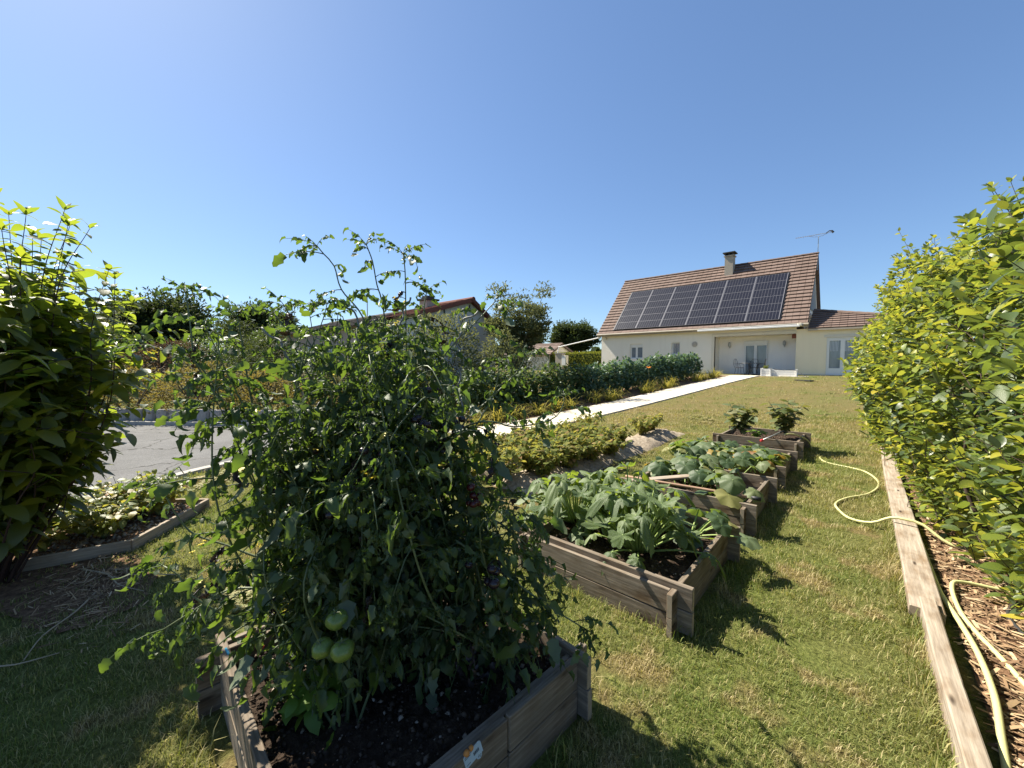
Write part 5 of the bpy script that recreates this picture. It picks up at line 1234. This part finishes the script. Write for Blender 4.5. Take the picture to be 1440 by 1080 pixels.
# ------------------------------------------------------------------ neighbours
def gable_house(name, label, x0, x1, y0, y1, ze, ya, za, wm, tm, ov=.25, chim=None, yl=None, zl=None):
    """Bungalow with its ridge along x; the gable at x1 faces the garden."""
    h = empty(name, ((x0+x1)/2, (y0+y1)/2, 0), label, 'house'); cx, cy = (x0+x1)/2, (y0+y1)/2
    def q(p): return (p[0]-cx, p[1]-cy, p[2])
    zr = ze if zl is None else zl
    mb = MB(); mb.add([q(p) for p in [(x0,y0,0),(x1,y0,0),(x1,y1,0),(x0,y1,0),(x0,y0,ze),(x1,y0,ze),(x1,y1,zr),(x0,y1,zr),(x1,ya,za-.1),(x0,ya,za-.1)]], [(0,1,5,4),(1,2,6,8,5),(2,3,7,6),(3,0,4,9,7)])
    mb.build('wall', wm, h)
    s1 = (za-ze)/(ya-y0); s2 = (za-zr)/(y1-ya)
    r = MB()
    for ys, zs, sl in ((y0-ov, ze-ov*s1, 1), (y1+ov, zr-ov*s2, -1)):
        nC = max(4, int(math.hypot(ya-ys, za-zs)/.34))
        for i in range(nC):
            u0, u1 = i/nC, (i+1)/nC; a = ys+(ya-ys)*u0; b = ys+(ya-ys)*u1; c = zs+(za-zs)*u0; d_ = zs+(za-zs)*u1
            nt = int((x1-x0+2*ov)/.36); xs = np.linspace(x0-ov, x1+ov, nt+1)
            for k in range(nt):
                j = random.gauss(0,.006); r.add([q(p) for p in [(xs[k]+.008,a,c+.06+j),(xs[k+1]-.008,a,c+.06+j),(xs[k+1]-.008,b,d_+.015),(xs[k]+.008,b,d_+.015),(xs[k]+.008,a,c),(xs[k+1]-.008,a,c)]], [(0,1,2,3),(4,5,1,0)])
        r.add([q(p) for p in [(x0-ov,ys,zs-.06),(x1+ov,ys,zs-.06),(x1+ov,ya,za-.06),(x0-ov,ya,za-.06)]], [(0,1,2,3)])
        for xx in (x0-ov, x1+ov): r.add([q(p) for p in [(xx,ys,zs-.12),(xx,ya,za-.12),(xx,ya,za+.07),(xx,ys,zs+.07)]], [(0,1,2,3)])
    rf = r.build('roof', tm, h)
    rd = MB().tube([q((x0-ov,ya,za)), q((x1+ov+.03,ya,za))], .11, 8).build('ridge_cap', tm, rf)
    if chim:
        c = MB(); x,y,zb,zt = chim; X_,Y_,_ = q((x,y,0)); c.box(X_-.28,X_+.28,Y_-.28,Y_+.28,zb,zt); c.build('chimney', M['chimney'], rf)
        MB().box(X_-.36,X_+.36,Y_-.36,Y_+.36,zt+.01,zt+.09).box(X_-.2,X_+.2,Y_-.2,Y_+.2,zt+.09,zt+.22).build('chimney_cap', M['dark_cap'], rf)
    return h
gh = gable_house('bungalow', 'white bungalow whose gable with red-brown verge tiles rises behind the tomatoes', -15.1, -13, 9.2, 13.3, 3.62, 11.7, 4.38, M['render_grey'], M['tile_red'], chim=(-14.9,10.9,3.6,4.42), zl=3.35)
mb = MB()
for y in (10.3, 11.7): mb.box(1.05+.003,1.05+.02,y-11.25-.03,y-11.25+.03,3.55+(.3 if y > 11 else 0),3.85+(.3 if y > 11 else 0))
mb.build('vent_slit', M['black'], gh)
pink = gable_house('bungalow', 'pinkish bungalow with dark tiled roof, left of the tomato plants', -26.5, -15.6, 8.4, 15.0, 3.32, 11.6, 4.25, M['render_pink'], M['tile_dark'])
for x in (-24.3, -21.4, -19.2):
    w = MB().box(x-.55+21.05,x+.55+21.05,8.37-11.7,8.39-11.7,1.1,2.4).build('window', M['glass'], pink)
    f = MB().box(x-.62+21.05,x-.55+21.05,8.34-11.7,8.399-11.7,1.03,2.47).box(x+.55+21.05,x+.62+21.05,8.34-11.7,8.399-11.7,1.03,2.47).box(x-.549+21.05,x+.549+21.05,8.34-11.7,8.398-11.7,2.401,2.47).box(x-.549+21.05,x+.549+21.05,8.34-11.7,8.398-11.7,1.03,1.099).box(x-.03+21.05,x+.03+21.05,8.345-11.7,8.368-11.7,1.1,2.4); f.build('frame', M['white'], w)
MB().tube([(-.9,0,4.1),(-.9,0,6.0)], .03, 6).tube([(-1.4,0,5.9),(-.4,0,5.9)], .02, 5).tube([(-1.2,-.3,5.9),(-1.2,.3,5.9)], .012, 4).tube([(-.6,-.3,5.9),(-.6,.3,5.9)], .012, 4).build('antenna', M['metal'], pink)
gable_house('garage', 'low garage with dark roof at the left of the pink bungalow', -33, -27.2, 9.0, 14, 2.75, 11.2, 3.5, M['render_pink'], M['tile_dark'])
gable_house('shed', 'low hut with brown tiled roof beyond the airy tree', -27.5, -21.8, 29.5, 33.5, 2.55, 31.2, 3.45, M['render'], M['tile_hut'])
# clipped hedge, gate pillar and pipe left of the house
ch_ = empty('clipped_hedge', (-20.5,30.0,.9), 'long clipped yellow-green hedge at the left of the solar house', 'hedge')
Vs=[]; 
n_=9000; P = np.stack([rng.uniform(-6,5.2,n_), rng.uniform(-.5,.5,n_), rng.uniform(0,1.6,n_)],1); k = rng.integers(0,3,n_)
P[k==0,2] = 1.6+rng.normal(0,.04,(k==0).sum()); P[k==1,1] = -.5+rng.normal(0,.05,(k==1).sum())
v, t = SM[0]; nz = len(P); ax = unit(rng.normal(0,1,(nz,3))+[0,-.5,.5]); up = rng.normal(0,1,(nz,3)); x = unit(np.cross(ax,up)); B = np.stack([x,ax,np.cross(x,ax)],2)*(.13*rng.uniform(.6,1.3,nz))[:,None,None]
W = np.einsum('nij,vj->nvi', B, v)+P[:,None]
link('foliage', npmesh('foliage', W.reshape(-1,3), (t[None]+(np.arange(nz)*len(v))[:,None,None]).reshape(-1,3), M['clip_leaf'], True), ch_, None, 'stuff')
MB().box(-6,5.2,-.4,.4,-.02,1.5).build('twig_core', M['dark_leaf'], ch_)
gp = empty('gate_pillar', (-18.8,26.9,.85), 'rendered gate pillar with a letter box, left of the solar house', 'pillar')
MB().box(-.3,.3,-.25,.25,0,1.55).build('pillar', M['chimney'], gp, bevel=.01); MB().box(-.36,.36,-.31,.31,1.552,1.62).build('cap', M['block'], gp, bevel=.01)
lbx = MB().box(.30,.75,-.25,.1,.55,1.40).build('letter_box', M['cream'], gp, bevel=.01); MB().box(.36,.69,-.262,-.251,.62,1.3).build('door', M['white'], lbx)
o = MB().tube([(-15.22,27.05,3.58),(-18.95,26.9,2.95),(-19.05,26.9,2.45)], .045, 8).build('pipe', M['white'], None, smooth=False); tag(o, 'thin white pipe running from the house corner down to the gate pillar', 'pipe')

# ------------------------------------------------------------------ before the house: table, chairs, planters
def iron_chair(x, y, rz, label):
    c = empty('garden_chair', (x,y,.90), label, 'chair', 'black iron garden chairs', rz)
    MB().lathe([(.20,.43),(.215,.445),(.21,.46)], 14).build('seat', M['black'], c)
    for sx in (-1,1):
        for sy in (-1,1): MB().tube([(sx*.15,sy*.15,.44),(sx*.17,sy*.17,.2),(sx*.22,sy*.21,0)], .011, 6).build('leg', M['black'], c)
    b = MB(); S = spline([(-.2,.18,.45),(-.23,.24,.7),(-.15,.27,.92),(0,.28,.97),(.15,.27,.92),(.23,.24,.7),(.2,.18,.45)], .05); b.tube(S, .012, 6)
    for k in (-1,0,1): b.tube(spline([(k*.09,.19,.46),(k*.09+.04,.23,.62),(k*.09-.04,.25,.78),(k*.05,.28,.95)], .05), .007, 5)
    b.build('backrest', M['black'], c)
    for sx in (-1,1): MB().tube(spline([(sx*.22,.24,.68),(sx*.25,.05,.68),(sx*.24,-.12,.62),(sx*.19,-.14,.45)], .05), .010, 5).build('armrest', M['black'], c)
iron_chair(-5.62,26.75,R(75),'black iron armchair on the left of the terrace table'); iron_chair(-4.55,26.7,R(-75),'black iron armchair on the right of the terrace table'); iron_chair(-5.0,27.35,R(0),'black iron armchair behind the terrace table')
tb = empty('garden_table', (-5.08,26.7,.90), 'round black iron table on the terrace', 'table')
MB().lathe([(.55,.70),(.56,.715),(.55,.73)], 24).build('tabletop', M['black'], tb)
for k in range(4):
    a = k*math.pi/2+.4; MB().tube(spline([(.08*math.cos(a),.08*math.sin(a),.70),(.06*math.cos(a),.06*math.sin(a),.4),(.15*math.cos(a),.15*math.sin(a),.15),(.33*math.cos(a),.33*math.sin(a),0)], .06), .013, 6).build('leg', M['black'], tb)
def planter(x, y, w, d, h, label):
    p = empty('planter', (x,y,.86), label, 'planter'); 
    mb = MB()
    for sx in (-1,1):
        for sy in (-1,1): mb.box(sx*w/2-.03,sx*w/2+.03,sy*d/2-.03,sy*d/2+.03,0,h+.02)
    mb.build('post', M['white'], p)
    for i in range(3):
        z0 = .03+i*(h-.04)/3
        for sy in (-1,1): MB().box(-w/2+.031,w/2-.031,sy*(d/2-.01)-.012,sy*(d/2-.01)+.012,z0,z0+(h-.04)/3-.008).build('panel', M['white'], p)
        for sx in (-1,1): MB().box(sx*(w/2-.01)-.012,sx*(w/2-.01)+.012,-d/2+.031,d/2-.031,z0,z0+(h-.04)/3-.008).build('panel', M['white'], p)
    MB().box(-w/2+.03,w/2-.03,-d/2+.03,d/2-.03,.1,h-.05).build('soil', M['soil'], p); return p
planter(-4.12,26.0,.44,.44,.46,'square white planter with a small green plant by the terrace edge'); planter(-3.3,26.15,1.1,.36,.40,'long low white planter between the square planter and the wing')
bushy((-4.12,26.0,1.26), 'small bright green plant in the square white planter', 'plant', 'potted_plant', .24, 8, .10, [M['clip_leaf']], .16, 7, tpls=SL, nobj=0)
o = MB().box(-.42,.42,-.11,.11,0,.05).build('dark_board', M['black'], None, Matrix.Translation((-2.12,22.9,terr(0,22.9)+.01)) @ Matrix.Rotation(R(-38),4,'Z'), bevel=.004); tag(o, 'dark board lying on the dry lawn before the wing', 'board')
hose([(-3.95,25.75,1.32),(-3.4,25.8,1.24),(-2.75,25.85,1.22),(-2.4,25.3,1.0),(-2.1,24.6,.90)], .012, M['pipe_black'], 'cable', 'black cable drooping over the long white planter down to the lawn', 'cable')
